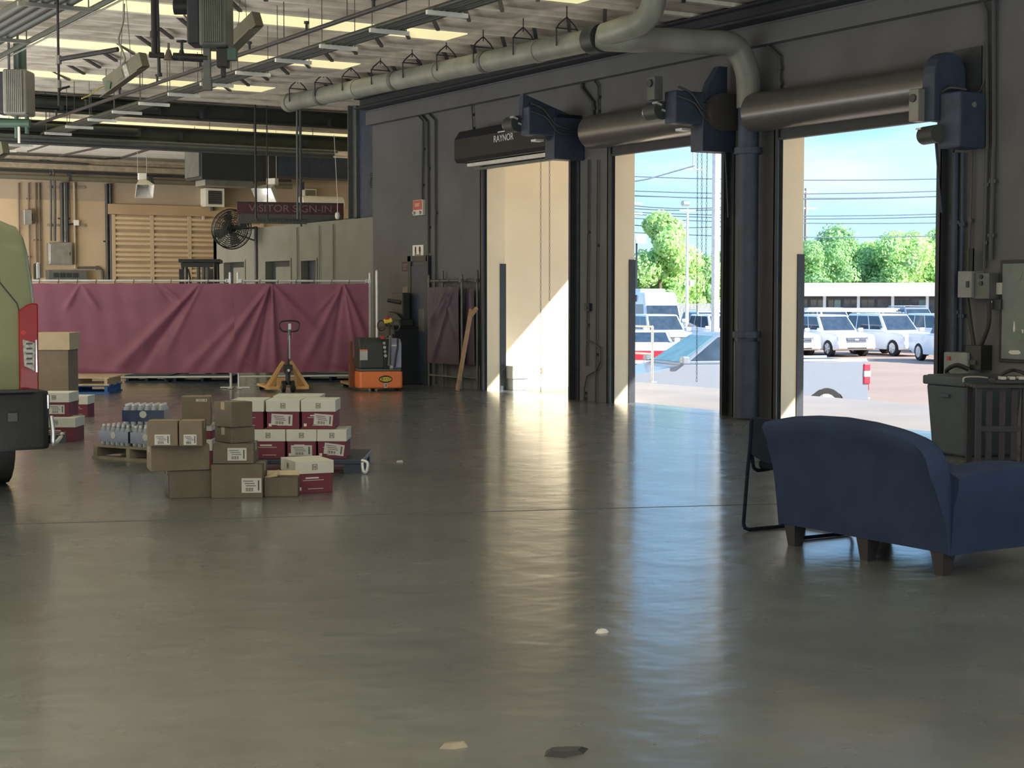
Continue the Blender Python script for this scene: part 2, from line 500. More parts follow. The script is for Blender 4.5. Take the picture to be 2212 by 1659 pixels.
# dark sheet standing in for the unlit annex seen above the office
yd = WX(750, 400).y; yp2 = WX(733, 400).y
struct(MB().box2((XW + .25, YE, 3.07), (XW + .33, yd, ZD)).build('wall_annex_shade', 'flare_blue_steel'))
post = thing('steel_column', 'narrow dark steel column above the office wall beside the painted annex shade', 'column', (XW + .3, (yd + yp2) / 2, 3.07))
hw = (yp2 - yd) / 2
MB().box((0, -hw, 1.33), (.22, .03, 2.66)).box((0, hw, 1.33), (.22, .03, 2.66)).box((0, 0, 1.33), (.03, hw * 2, 2.66)).build('column_shaft', 'grey_steel', post)
MB().box((0, 0, .015), (.34, hw * 2 + .12, .03)).build('base_plate', 'dark_steel', post)
# back wall, side walls
struct(MB().box2((-10, YB, 0), (19.6, YB + .25, ZD)).build('wall_back', 'wall_tan'))
struct(MB().box2((-10, YB - .02, 3.98), (19.4, YB, 4.7)).build('trim_2', 'tan_dark'))
struct(MB().box2((-10, YB - .45, 4.72), (19.4, YB - .2, 4.85)).box2((-10, YB - .36, 4.85), (19.4, YB - .3, 4.95)).box2((-10, YB - .45, 4.95), (19.4, YB - .2, 5.02)).build('trim_3', 'wood_grey'))
struct(MB().box2((-10, YB - .14, 5.02), (19.4, YB - .02, 5.12)).box2((-10, YB - .22, 5.12), (19.4, YB - .02, 5.22)).box2((-10, YB - .3, 5.22), (19.4, YB - .02, 5.33)).build('trim_5', 'lamp_white'))
struct(MB().box2((-10.25, -9, 0), (-10, YB, ZD)).build('wall_left', 'wall_tan'))
struct(MB().box2((-10, -9.25, 0), (XO, -9, ZD)).build('wall_front', 'wall_in'))
wa = MB().box2((XO, 23.75, ZG), (16.4, 24.0, 6.2)).box2((16.4, 23.75, ZG), (16.65, 33, 6.2)).box2((16.65, 33, ZG), (19.4, 33.2, 6.2)).box2((19.4, 33, ZG), (19.65, YB, 6.2))
wa = wa.box2((XO, YE, ZG), (16.4, YE + .2, 6.2))
struct(wa.build('wall_annex', 'wall_out'))
# a painted form line on the outer wing wall
struct(MB().box2((XO, 23.735, 3.25), (16.4, 23.75, 3.29)).build('trim_4', 'wall_out'))
# ceiling: broad roof planks on low ribs; every fourth is a yellowed translucent skylight plank
ce = struct(MB().box2((-10, -9, ZD), (XO, YE, ZD + .2)).box2((-10, YE, ZD), (19.65, YB + .25, ZD + .2)).build('ceiling', 'deck'))
ZP = 5.32
y = 20.0 - .87 * 33
jr = random.Random(3)
while y < YB - .1:
    x1 = XW if y < YE - .1 else 19.4
    q = round((y - 20.0) / .87) % 4
    dz = jr.uniform(-.012, .012)
    if q == 0:
        for xa, xb in ((-10, -2.03), (-2, 5.97), (6, x1 - 2.2)):
            o = MB().box2((xa, .16, ZP - .04), (xb, .83, ZP + .05)).build('skylight_plank', 'skylight', ce, loc=(0, y, 0)); o['label'] = 'yellowed translucent plank'
        MB().box2((x1 - 2.2, .06, ZP), (x1, .82, ZP + .05)).build('roof_plank', 'joist', ce, loc=(0, y, 0))
    else:
        MB().box2((-10, .05, ZP + dz), (x1, .83, ZP + .05 + dz)).build('roof_plank', 'joist', ce, loc=(0, y, 0))
    MB().box2((-10, -.05, ZP - .045), (x1, .05, ZP + .1)).build('rib', 'rib_pale', ce, loc=(0, y, 0))
    y += .87
# dark diagonal bars near the wall: struts and their shadow gaps, coloured in
yy = 20.0 - .87 * 8
for k in range(17):
    for xx in (7.4, 10.3, 11.9):
        MB().bar((xx, yy + .06, 5.30), (xx + .5, yy + .80, 5.26), .05, .03).build('bridging_shadow', 'conduit', ce)
    yy += .87
# canopy roof outside the doors, dock apron and yard
struct(MB().box2((XO, -9, 5.1), (18.5, 23.75, 5.3)).box2((18.3, -9, 4.9), (18.5, 23.75, 5.1)).build('canopy', 'wall_out'))
struct(MB().box2((XO, -9, ZG), (17.35, 23.75, -.02)).box2((XO, -9, -.02), (17.35, 23.75, -.004)).box2((16.65, 23.75, ZG), (17.35, 30, -.004)).build('apron', 'apron'))
struct(MB().box2((-60, -150, ZG - .3), (330, 330, ZG)).build('yard', 'asphalt'))

# ------------------------------------------------------------------ rolling doors
def rolling_door(n, a, b, z, kind, over=.22):
    L = b - a; cy = (a + b) / 2
    r = thing('door_%d' % n, None, None, (XW, cy, 0)); r['kind'] = 'structure'; r['label'] = kind[1]
    hm = kind[0]
    for s, yy_ in ((-1, a), (1, b)):
        g = MB().box((-.05, yy_ - cy + s * .05, (z + .3) / 2), (.10, .025, z + .3)).box((-.09, yy_ - cy + s * .02, (z + .3) / 2), (.02, .08, z + .3)).box((-.012, yy_ - cy + s * .09, (z + .3) / 2), (.024, .12, z + .3))
        g.build('guide', 'dark_steel', r)
    MB().box((-.05, 0, z + .06), (.05, L, .14)).box((-.05, 0, z - .01), (.09, L, .025)).build('bottom_bar', 'dark_steel', r)
    zc = z + .33
    if kind[2] == 'round':
        pts = []
        for i in range(15):
            t = R(-100 + i * 17.5); pts.append((-.27 - .245 * math.cos(t - R(0)) , zc + .245 * math.sin(t)))
        pts = [(-.02, zc - .22), (-.27, zc - .245)] + [(-.27 - .245 * math.cos(R(t)), zc + .245 * math.sin(R(t))) for t in range(-75, 76, 15)] + [(-.27, zc + .245), (-.02, zc + .245)]
        MB().prism(pts, -L / 2 - over, L / 2 + over, 'y').build('hood', hm, r, smooth=True, angle=30)
        for s in (-1, 1):
            MB().cyl((-.27, s * (L / 2 + over - .01), zc), (-.27, s * (L / 2 + over + .02), zc), .22, 24).build('end_plate', hm, r)
    else:
        pts = [(-.02, zc - .26), (-.46, zc - .26), (-.50, zc - .20), (-.50, zc + .12), (-.40, zc + .26), (-.02, zc + .26)]
        MB().prism(pts, -L / 2 - over, L / 2 + over, 'y').build('hood', hm, r, bevel=.01)
        MB().box((-.30, 0, zc - .30), (.10, L + .1, .05)).build('weather_strip', 'galv_pale', r)
        MB().box((-.18, 0, zc - .36), (.06, L + .1, .04)).build('weather_strip', 'grey_steel', r)
        text('RAYNOR', .15, 'white_print', r, (-.503, -.05, zc + .02), (PI / 2, 0, -PI / 2), 'lettering')
        MB().box((-.503, -.05, zc + .125), (.004, .34, .018)).build('logo_bar', 'white_print', r)
    # slatted curtain just visible on the drum under the hood
    MB().cyl((-.24, -L / 2, zc), (-.24, L / 2, zc), .17, 20).build('curtain', hm, r)
    return r
(a1, b1, z1), (a2, b2, z2), (a3, b3, z3) = DOORS
rolling_door(1, a1, b1, z1, ('hood_black', 'far dock door rolled up under a black box hood lettered in white', 'box'))
rolling_door(2, a2, b2, z2, ('hood_beige', 'middle dock door rolled up under a rounded beige hood', 'round'))
rolling_door(3, a3, b3, z3, ('hood_beige', 'nearest dock door rolled up under a rounded beige hood', 'round'))

# restroom door in the dock wall
ra, rb = WX(931, 690).y, WX(889, 690).y
d4 = struct(MB().box2((XW - .05, ra, 0), (XW, rb, 2.28)).build('door_4', 'door_navy'))
MB().box2((XW - .07, ra + .05, .02), (XW - .05, rb - .12, 2.12)).build('door_leaf', 'flare_blue_steel', d4, bevel=.004)
MB().box2((XW - .08, rb - .12, 0), (XW - .05, rb, 2.3)).box2((XW - .08, ra - .04, 0), (XW - .05, ra + .04, 2.3)).box2((XW - .08, ra, 2.2), (XW - .05, rb, 2.3)).build('frame', 'dark_steel', d4)
MB().box2((XW - .074, ra + .10, .95), (XW - .07, ra + .34, 1.35)).build('kick_panel', 'grey_steel', d4)
MB().cyl((XW - .07, rb - .2, 1.0), (XW - .14, rb - .2, 1.0), .03, 10).build('door_handle', 'galv', d4)

# sectional bay door in the back wall
bx0 = WY(241, 560, YB).x; bx1 = WY(241, 560, YB).x + 4.1
d8 = struct(MB().box2((bx0 - .1, YB - .05, 0), (bx1 + .1, YB, 3.78)).build('door_8', 'wall_tan'))
nrow = 9; H = 3.65 / nrow
for r_ in range(nrow):
    z0 = r_ * H
    o = MB()
    o.box2((bx0, YB - .09, z0 + .012), (bx1, YB - .05, z0 + H - .012))
    pn = o.build('door_panel', 'bay_panel', d8)
    for k in range(3):
        zz = z0 + H * (.2 + .3 * k); MB().box2((bx0, YB - .125, zz - .035), (bx1, YB - .09, zz + .03)).build('rib', 'bay_rib_lit', pn)
for k in range(5):
    xx = bx0 + .02 + k * (bx1 - bx0 - .04) / 4
    MB().box2((xx - .05, YB - .13, 0), (xx + .05, YB - .108, 3.65)).build('stile', 'wall_tan', d8)
MB().box2((bx0 - .12, YB - .14, 3.66), (bx1 + .12, YB - .05, 3.92)).build('header', 'bay_panel', d8)
# ================================================================== BOXES ON THE FLOOR
def corner_place(px, t, z, w, d, th):
    c = D(px, 900, t); a = YAW + R(th)
    v = Matrix.Rotation(a, 3, 'Z') @ Vector((w / 2, d / 2, 0))
    return Vector((c.x + v.x, c.y + v.y, z)), a
def sheet(parent, x, y, z, w, h, th=.003, axis='f', dense=True, tilt=0, m='label'):
    # a shipping label with lines of print and a bar code; axis f: on the front, l: on the left side
    o = MB().box((0, 0, 0), (w, th, h)).build('shipping_label', m, parent)
    ink = MB()
    for k in range(3): ink.box((-w * .16 + .01 * k, -th * .7, h * (.30 - .16 * k)), (w * .5, th * .4, h * .05))
    for k in range(9 if dense else 5):
        ww = w * (.012 + .01 * (k * 7 % 3)); ink.box((w * (-.30 + .045 * k), -th * .7, -h * .28), (ww, th * .4, h * .26))
    ink.box((w * .36, -th * .7, 0), (w * .07, th * .4, h * .7))
    ink.build('print', 'label_ink', o)
    o.location = (x, y, z)
    o.rotation_euler = (0, tilt, 0) if axis == 'f' else (0, tilt, -PI / 2)
    return o
def carton(label, px, t, z, w, d, h, th, m='card_brown', lab=None, group=None, open_top=False, lid=False, side=None, name='cardboard_box'):
    loc, a = corner_place(px, t, z, w, d, th)
    r = thing(name, label, 'box', loc, a, group)
    if open_top:
        b = MB(); k = .006
        b.box((0, -d / 2 + k / 2, h / 2), (w, k, h)).box((0, d / 2 - k / 2, h / 2), (w, k, h)).box((-w / 2 + k / 2, 0, h / 2), (k, d - 2 * k, h)).box((w / 2 - k / 2, 0, h / 2), (k, d - 2 * k, h)).box((0, 0, k / 2), (w, d, k))
        b.build('body', m, r)
        MB().box((0, 0, h * .8), (w - .02, d - .02, .01)).build('packing', 'card_inside', r)
        f = MB().plate([(-w / 2, d / 2, h), (w / 2, d / 2, h), (w / 2 - .02, d / 2 + .03, h + .035), (-w / 2, d / 2 + .03, h + .035)], .005); f.build('flap', 'card_inside', r)
        MB().plate([(-w / 2, -d / 2, h), (-w / 2, d / 2, h), (-w / 2 + .10, d / 2 - .02, h + .05), (-w / 2 + .10, -d / 2 + .02, h + .012)], .005).build('flap', 'card_inside', r)
    else:
        MB().box((0, 0, h / 2), (w, d, h)).build('body', m, r, bevel=.004)
        f1 = MB().box((0, -d / 4 - .002, h + .0015), (w - .008, d / 2 - .008, .003)).build('flap', m, r)
        f2 = MB().box((0, d / 4 + .002, h + .0015), (w - .008, d / 2 - .008, .003)).build('flap', m, r)
        tp = MB().box((0, 0, h + .0035), (w + .002, .05, .002)).box((-w / 2 - .001, 0, h - .03), (.002, .05, .06)).box((w / 2 + .001, 0, h - .03), (.002, .05, .06)).build('tape', 'tape', r)
    if lid:
        MB().box((0, 0, h * .82), (w + .035, d + .03, h * .36)).build('lid', 'card_tan', r, bevel=.004)
    if lab:
        for (x, zz, ww, hh) in lab: sheet(r, x, -d / 2 - .002, zz, ww, hh)
    if side: o = MB().box((-w / 2 - .002, side[0], side[1]), (.003, side[2], side[3])).build('side_label', 'navy_plastic', r)
    return r
def paper_box(label, px, t, z, w, d, h, th, sheet_at=None, group='white-lidded red boxes', side_print=True):
    loc, a = corner_place(px, t, z, w, d, th)
    r = thing('lidded_box', label, 'box', loc, a, group)
    hb = h * .60
    MB().box((0, 0, hb / 2), (w - .016, d - .016, hb)).build('body', 'box_red', r, bevel=.003)
    MB().box((0, 0, hb + (h - hb) / 2), (w, d, h - hb)).build('lid', 'box_white', r, bevel=.004)
    e = MB()
    for s in (0, 1):      # small square emblem with an H-like mark, front and left side
        def q(x, zz, ww, hh):
            if s == 0: e.box((x, -d / 2 - .001, zz), (ww, .002, hh))
            else: e.box((-w / 2 - .001, -x, zz), (.002, ww, hh))
        zc = hb + (h - hb) * .52; k = .019
        for sx in (-1, 1): q(sx * k, zc, .005, .046)
        for sz in (-1, 1): q(0, zc + sz * .021, .040, .004)
        for sx in (-1, 1): q(sx * .008, zc, .005, .03)
        q(0, zc, .018, .005)
    e.build('emblem', 'emblem', r)
    p = MB()
    y0 = -d / 2 + .006
    p.box((-.02, y0, hb * .78), (w * .34, .002, .012)).box((-.01, y0, hb * .66), (w * .55, .002, .004)).box((.01, y0, hb * .22), (w * .40, .002, .004)).box((-w * .38, y0, hb * .24), (.026, .002, .026))
    p.build('print', 'box_white', r)
    if sheet_at: sheet(r, sheet_at[0], -d / 2 + .004, sheet_at[1], sheet_at[2], sheet_at[3], tilt=R(sheet_at[4]))
    return r

# front row, brown
carton('brown box at the near left, dark side, under the long box', 365, 12.67, 0, .33, .40, .215, 18, 'card_dark', side=(0, .10, .30, .14), group='brown boxes in the near row')
carton('long low brown box lying across, on the near left box under two labelled ones', 325, 12.6, .2215, .455, .30, .20, 19, 'card_brown', group='brown boxes in the near row')
carton('left of two small labelled brown boxes on the long box', 317, 12.52, .4285, .236, .24, .19, 3, 'card_brown', lab=[(.0, .05, .12, .08)], group='pair of small labelled boxes')
carton('right of two small labelled brown boxes, narrower, on the long box', 386.5, 12.52, .4285, .178, .24, .19, 3, 'card_brown', lab=[(-.005, .05, .10, .08)], group='pair of small labelled boxes')
carton('brown floor box with a big white label, middle of the near row', 455, 12.7, 0, .40, .36, .262, 2, 'card_dark', lab=[(.115, .10, .155, .115)], group='brown boxes in the near row')
carton('low open brown box with pale flaps beside the near red box', 570, 12.78, 0, .262, .15, .155, 1, 'card_dark', open_top=True, group='brown boxes in the near row')
carton('flat labelled brown box, lowest of the dark column', 459, 12.74, .2685, .32, .30, .155, 2, 'card_dark', lab=[(.03, .075, .15, .10)], group='dark column of brown boxes')
carton('turned brown box second from the top of the dark column', 500, 12.74, .43, .215, .25, .12, 42, 'card_dark', group='dark column of brown boxes')
carton('turned brown box topmost of the dark column', 500, 12.72, .5565, .20, .24, .195, 44, 'card_dark', group='dark column of brown boxes')
paper_box('single red box with a white lid nearest, alone on the floor', 637, 12.97, 0, .325, .40, .262, 25)
# navy plastic pallet with two tiers of white-lidded red boxes
def plastic_pallet():
    loc, a = corner_place(497, 14.45, 0, 1.18, 1.0, 0)
    r = thing('plastic_pallet', 'low navy plastic pallet under the two tiers of red boxes', 'pallet', loc, a)
    MB().box((0, 0, .105), (1.18, 1.0, .045)).build('deck', 'navy_plastic', r, bevel=.008)
    for x in (-.5, 0, .5):
        for y in (-.42, 0, .42): MB().box((x, y, .041), (.16, .14, .083)).build('foot', 'navy_plastic', r)
    MB().tube(bezier([(.585, -.5, .12), (.64, -.53, .10), (.63, -.54, .02), (.60, -.52, .03), (.59, -.50, .10)]), .014, 6).build('strap_end', 'galv_pale', r)
    return r
plastic_pallet()
z1_, z2_ = .1285, .392
paper_box('lower tier red box, left of three, pale scratch down its front', 541, 14.5, z1_, .312, .42, .262, 0, group='lower tier of red boxes')
paper_box('lower tier red box, middle of three, with a tilted label', 618, 14.5, z1_, .272, .42, .262, 0, (.0, .075, .19, .095, 0), group='lower tier of red boxes')
paper_box('lower tier red box at the right end, label slanting down', 684.5, 14.5, z1_, .265, .42, .262, 0, (.02, .085, .18, .10, 8), group='lower tier of red boxes')
paper_box('upper tier red box at the left, half behind the dark column', 498, 14.55, z2_, .30, .42, .262, 0, group='upper tier of red boxes')
paper_box('upper tier red box, middle of three, with a label stuck across', 574.5, 14.55, z2_, .305, .42, .262, 0, (-.01, .085, .19, .10, 3), group='upper tier of red boxes')
paper_box('upper tier red box at the right end, label slanting', 650, 14.55, z2_, .312, .42, .262, 0, (.045, .085, .17, .10, 5), group='upper tier of red boxes')
paper_box('box in the back row whose white lid shows above the upper tier', 590, 15.02, z2_, .44, .38, .272, 0, group='back row of red boxes')
paper_box('box of the back row standing on the pallet under another', 590, 15.02, z1_, .44, .38, .262, 0, group='back row of red boxes')
paper_box('red box behind the dark column, under the tall brown one', 392, 14.95, z1_ - .1285, .28, .40, .262, 0, group='back row of red boxes')
paper_box('red box behind the labelled pair, second from the floor', 392, 14.97, .263, .28, .40, .13, 0, group='back row of red boxes')
carton('upright brown box at the far left of the pile behind the labelled pair', 392, 14.9, .394, .265, .34, .26, 8, 'card_brown', lab=[(.05, .235, .10, .025)])

# bottled water on a wooden pallet
def wood_pallet(label, loc, a, m='wood_grey', w=1.05, d=1.0, name='wooden_pallet'):
    r = thing(name, label, 'pallet', loc, a)
    n = 7
    for k in range(n):
        MB().box((0, -d / 2 + (k + .5) * d / n, .122), (w, d / n * .72, .018)).build('deck_board', m, r)
    for x in (-w / 2 + .05, 0, w / 2 - .05): MB().box((x, 0, .069), (.05, d, .088)).build('stringer', m, r)
    for y in (-d / 2 + .05, 0, d / 2 - .05): MB().box((0, y, .0125), (w, .10, .025)).build('bottom_board', m, r)
    return r
loc, a = corner_place(197, 15.85, 0, 1.0, .85, -33)
wp = wood_pallet('weathered wooden pallet under the packs of bottled water', loc, a, w=1.0, d=.85)
def pack_proto():
    r = thing('water_pack', 'x', 'bottled water', (0, 0, 0))
    bme = None
    for i in range(6):
        for j in range(4):
            x, y = -.1675 + i * .067, -.1 + j * .067
            if bme is None:
                b = MB(); prof = [(.030, 0), (.032, .01), (.030, .05), (.032, .07), (.030, .10), (.032, .13), (.026, .16), (.013, .18), (.013, .185)]
                n = 10
                vs = [(rr * math.cos(2 * PI * k / n), rr * math.sin(2 * PI * k / n), zz) for rr, zz in prof for k in range(n)]
                fs = [(q * n + k, q * n + (k + 1) % n, (q + 1) * n + (k + 1) % n, (q + 1) * n + k) for q in range(len(prof) - 1) for k in range(n)] + [tuple(range(n - 1, -1, -1))]
                b.add(vs, fs); o = b.build('bottle', 'water', r, smooth=True, loc=(x, y, 0)); bme = o.data
                c = MB().cyl((0, 0, .182), (0, 0, .200), .015, 10).build('cap', 'white_paint', o); cme = c.data
            else:
                o = bpy.data.objects.new('bottle', bme); col.objects.link(o); o.parent = r; o.location = (x, y, 0)
                c = bpy.data.objects.new('cap', cme); col.objects.link(c); c.parent = o
    MB().box((0, -.1365, .085), (.41, .003, .11)).box((-.2045, 0, .085), (.003, .272, .11)).box((.2045, 0, .085), (.003, .272, .11)).box((0, .1365, .085), (.41, .003, .11)).build('film_wrap', 'wrap_blue', r)
    MB().cyl((0, -.139, .10), (0, -.141, .10), .035, 16).build('round_badge', 'label', r)
    return r
pr = pack_proto()
pm = Matrix.Rotation(a, 3, 'Z')
def on_pallet(x, y, z): v = pm @ Vector((x, y, 0)); return (loc.x + v.x, loc.y + v.y, z)
pr.location = on_pallet(-.27, -.22, .132); pr.rotation_euler = (0, 0, a); pr['label'] = 'pack of clear water bottles at the left corner of the pallet'; pr['group'] = 'packs of bottled water'
dup(pr, on_pallet(.17, -.22, .132), a, 'wrapped water pack with bottles showing, at the right of the pallet', 'packs of bottled water')
dup(pr, on_pallet(-.27, .12, .132), a, 'water pack at the back left of the pallet', 'packs of bottled water')
dup(pr, on_pallet(-.10, -.08, .334), a + R(33), 'navy wrapped water pack lying on top of the others', 'packs of bottled water')

# boxes and pallets beside the van
paper_box('red box on the floor beside the van, with one more on top', 78, 17.6, 0, .425, .40, .262, 0, group='red boxes by the van')
paper_box('red box with a label on top of another beside the van', 84, 17.75, .264, .335, .40, .262, 0, (.03, .08, .17, .10, 0), group='red boxes by the van')
paper_box('pinkish red box on the floor right of the stack by the van', 145, 21.2, 0, .275, .36, .275, 0, group='red boxes by the van')
carton('tall brown carton with a wide tan lid beside the van', 72, 19.9, 0, .44, .45, 1.12, 0, 'card_brown', name='tall_carton')
tl = [o for o in bpy.data.objects if o.get('label') == 'tall brown carton with a wide tan lid beside the van'][0]
MB().box((.01, 0, 1.03), (.47, .49, .21)).build('lid', 'card_tan', tl, bevel=.004)
loc2, a2 = corner_place(95, 26.2, 0, 1.06, .9, 0)
wood_pallet('blue painted pallet under a bare wooden one by the fence', loc2, a2, 'pallet_blue', 1.06, .9)
wood_pallet('bare pale pallet lying on the blue one by the fence', loc2 + Vector((0, 0, .132)), a2, 'wood_pale', 1.06, .9)
# dark pallets seen under the fence screen
for i, (px, t, lb) in enumerate(((270, 29.6, 'dark pallet seen low under the left fence screen'), (372, 29.4, 'dark pallet under the left screen beside the middle posts'), (650, 29.8, 'dark pallet seen low under the right fence screen'))):
    l3, a3_ = corner_place(px, t, 0, 1.1 if i else .8, .8, 0)
    wood_pallet(lb, l3, a3_, 'pallet_navy', 1.1 if i else .8, .8)
# ================================================================== FENCE PANELS
def screen_mesh(x0, x1, z0, z1, folds, nx=170, nz=50, seed=1):
    rr = random.Random(seed); b = MB(); vs = []
    segs = []
    for (xa, za, xb, zb, k, wd) in folds:
        d = math.hypot(xb - xa, zb - za); segs.append((xa, za, (xb - xa) / d, (zb - za) / d, d, k, wd))
    for j in range(nz + 1):
        z = z0 + (z1 - z0) * j / nz
        for i in range(nx + 1):
            x = x0 + (x1 - x0) * i / nx; y = 0
            for (xa, za, ux, uz, d, k, wd) in segs:
                t = (x - xa) * ux + (z - za) * uz
                if t < -.05 or t > d * 1.15: continue
                w = wd * (.25 + .9 * max(0, t) / d); q = ((x - xa) * uz - (z - za) * ux) / w
                if abs(q) < 3: y += -k * math.exp(-q * q) * min(1, (t + .05) * 4) * min(1, max(0, (d * 1.15 - t) / (d * .35)))
            y += .010 * math.sin(x * 3.1 + seed + z) * math.sin(z * 2.3 + 1) + .003 * math.sin(x * 17 + 3 * z + seed)
            sag = .012 * abs(math.sin(PI * x / .42)) * max(0, (j - nz + 3) / 3)
            vs.append((x, y, z - sag))
    fs = [(j * (nx + 1) + i, j * (nx + 1) + i + 1, (j + 1) * (nx + 1) + i + 1, (j + 1) * (nx + 1) + i) for j in range(nz) for i in range(nx)]
    return b.add(vs, fs)
def fence_panel(label, p, q, seed, m='screen_maroon', mt='galv_pale', post_h=1.97, group='temporary fence panels with cloth screens', feet=True, z1=1.80, z0=.27, folds=None, ext=(.03, -.03)):
    p = Vector((p[0], p[1], 0)); q = Vector((q[0], q[1], 0)); L = (q - p).length; a = math.atan2(q.y - p.y, q.x - p.x)
    r = thing('temporary_fence', label, 'fence', p, a, group)
    for x in (0, L):
        o = MB().cyl((x, 0, .01), (x, 0, post_h), .021, 12).build('post', mt, r, smooth=True)
        MB().cyl((x, 0, post_h), (x, 0, post_h + .02), .023, 12, .012).build('cap', mt, o)
        MB().box((x - .03 if x else x + .03, 0, 1.84), (.09, .06, .06)).build('clamp', mt, r)
        if feet: MB().box((x, 0, .015), (.07, .55, .012)).box((x + (.09 if x == 0 else -.09), 0, .02), (.18, .05, .02)).build('foot', mt, r)
    MB().cyl((0, 0, 1.84), (L, 0, 1.84), .019, 12).build('top_rail', mt, r, smooth=True)
    MB().cyl((0, 0, .20), (L, 0, .20), .019, 12).build('bottom_rail', mt, r, smooth=True)
    n = int(L / .3); rr = random.Random(seed)
    if folds is None: folds = [(rr.uniform(.1, L - .1), z1, rr.uniform(.1, L - .1), rr.uniform(z0, 1.2), rr.uniform(.02, .04), .06) for _ in range(6)]
    s = screen_mesh(ext[0], L + ext[1], z0, z1, folds, seed=seed)
    s.build('screen', m, r, smooth=True, loc=(0, -.045, 0), angle=80)
    for k in range(n + 1):
        x = .06 + (L - .12) * k / n
        MB().tube([(x, -.035, 1.79), (x + .01, -.03, 1.862), (x + .01, .022, 1.862), (x, .0, 1.79)], .005, 5).build('tie', 'black_plastic', r)
    return r
pA, pB, pC, pD = D(40, 838, 27.3), D(499, 838, 27.7), D(516, 838, 27.7), D(800, 838, 28.2)
TZ = 1.80
fence_panel('long left fence panel with a maroon screen starting behind the van', pA, pB, 5, ext=(.03, .09), folds=[
    (1.05, TZ, .80, 1.35, .03, .05), (1.05, TZ, 1.35, 1.35, .03, .05), (2.35, TZ, 2.75, 1.45, .03, .04), (2.30, TZ, 2.55, 1.5, -.02, .04), (3.05, TZ, 1.55, .27, .05, .10), (3.05, TZ, 1.95, .27, -.03, .07),
    (3.08, TZ, 2.45, .60, .02, .06), (4.25, TZ, 3.2, .30, .05, .10), (4.25, TZ, 2.75, .27, .03, .09), (1.9, .27, .7, .40, .015, .08)])
fence_panel('right fence panel with a maroon screen, behind both pallet trucks', pC, pD, 12, ext=(-.07, -.03), folds=[
    (.56, TZ, -.55, .30, .05, .10), (.56, TZ, -.05, .27, .04, .08), (.56, TZ, .30, .27, -.03, .06), (.57, TZ, .62, .27, .05, .07), (.57, TZ, 1.35, .95, .04, .08), (.57, TZ, .95, 1.2, .02, .05),
    (1.80, TZ, 1.05, .30, .03, .09), (1.80, TZ, 1.55, .27, -.025, .07), (1.80, TZ, 2.22, .75, .05, .07), (1.80, TZ, 2.05, .27, .03, .06), (1.80, TZ, 1.3, 1.25, .02, .05), (2.22, .27, 1.3, .5, .015, .06), (.0, .55, .42, .28, .03, .05)])
pE = D(815, 838, 27.9)
r = thing('fence_post', 'single pale upright pole just right of the maroon fence', 'fence', (pE.x, pE.y, 0))
MB().cyl((0, 0, 0), (0, 0, 2.0), .024, 12).build('pole', 'galv_pale', r, smooth=True)
MB().cyl((0, 0, 2.0), (0, 0, 2.03), .026, 12, .01).build('cap', 'galv_pale', r)
MB().box((0, 0, .01), (.1, .3, .02)).build('foot', 'galv_pale', r)
# spare panels parked against the dock wall
y0_, y1_ = WX(1000, 700, 13.4).y, WX(929, 700, 13.4).y
fence_panel('dark screened spare fence panel parked against the dock wall', (13.38, y1_), (13.38, y0_), 22, 'screen_dark', 'grey_steel', 1.93, 'spare panels by the wall', z1=1.74, z0=.42, feet=False)
fence_panel('spare fence panel behind the dark one, showing only its right end', (13.52, y1_ - .25), (13.52, y0_ - .28), 23, 'screen_dark', 'grey_steel', 2.0, 'spare panels by the wall', z1=1.72, z0=.42, feet=False)
# leaning plank
pb = WX(988, 838, 13.10); pb.z = 0; pt = WX(1018, 668, 13.22)
r = thing('wooden_plank', 'long brown wooden plank leaning against the spare panels', 'plank', (pb.x, pb.y, 0))
MB().bar((0, 0, .012), (pt.x - pb.x, pt.y - pb.y, pt.z), .085, .035, up=(1, 0, 0)).build('board', 'wood_board', r)
MB().bar((pt.x - pb.x, pt.y - pb.y, pt.z - .10), (pt.x - pb.x + .02, pt.y - pb.y - .14, pt.z + .02), .05, .05).build('end_block', 'wood_board', r)

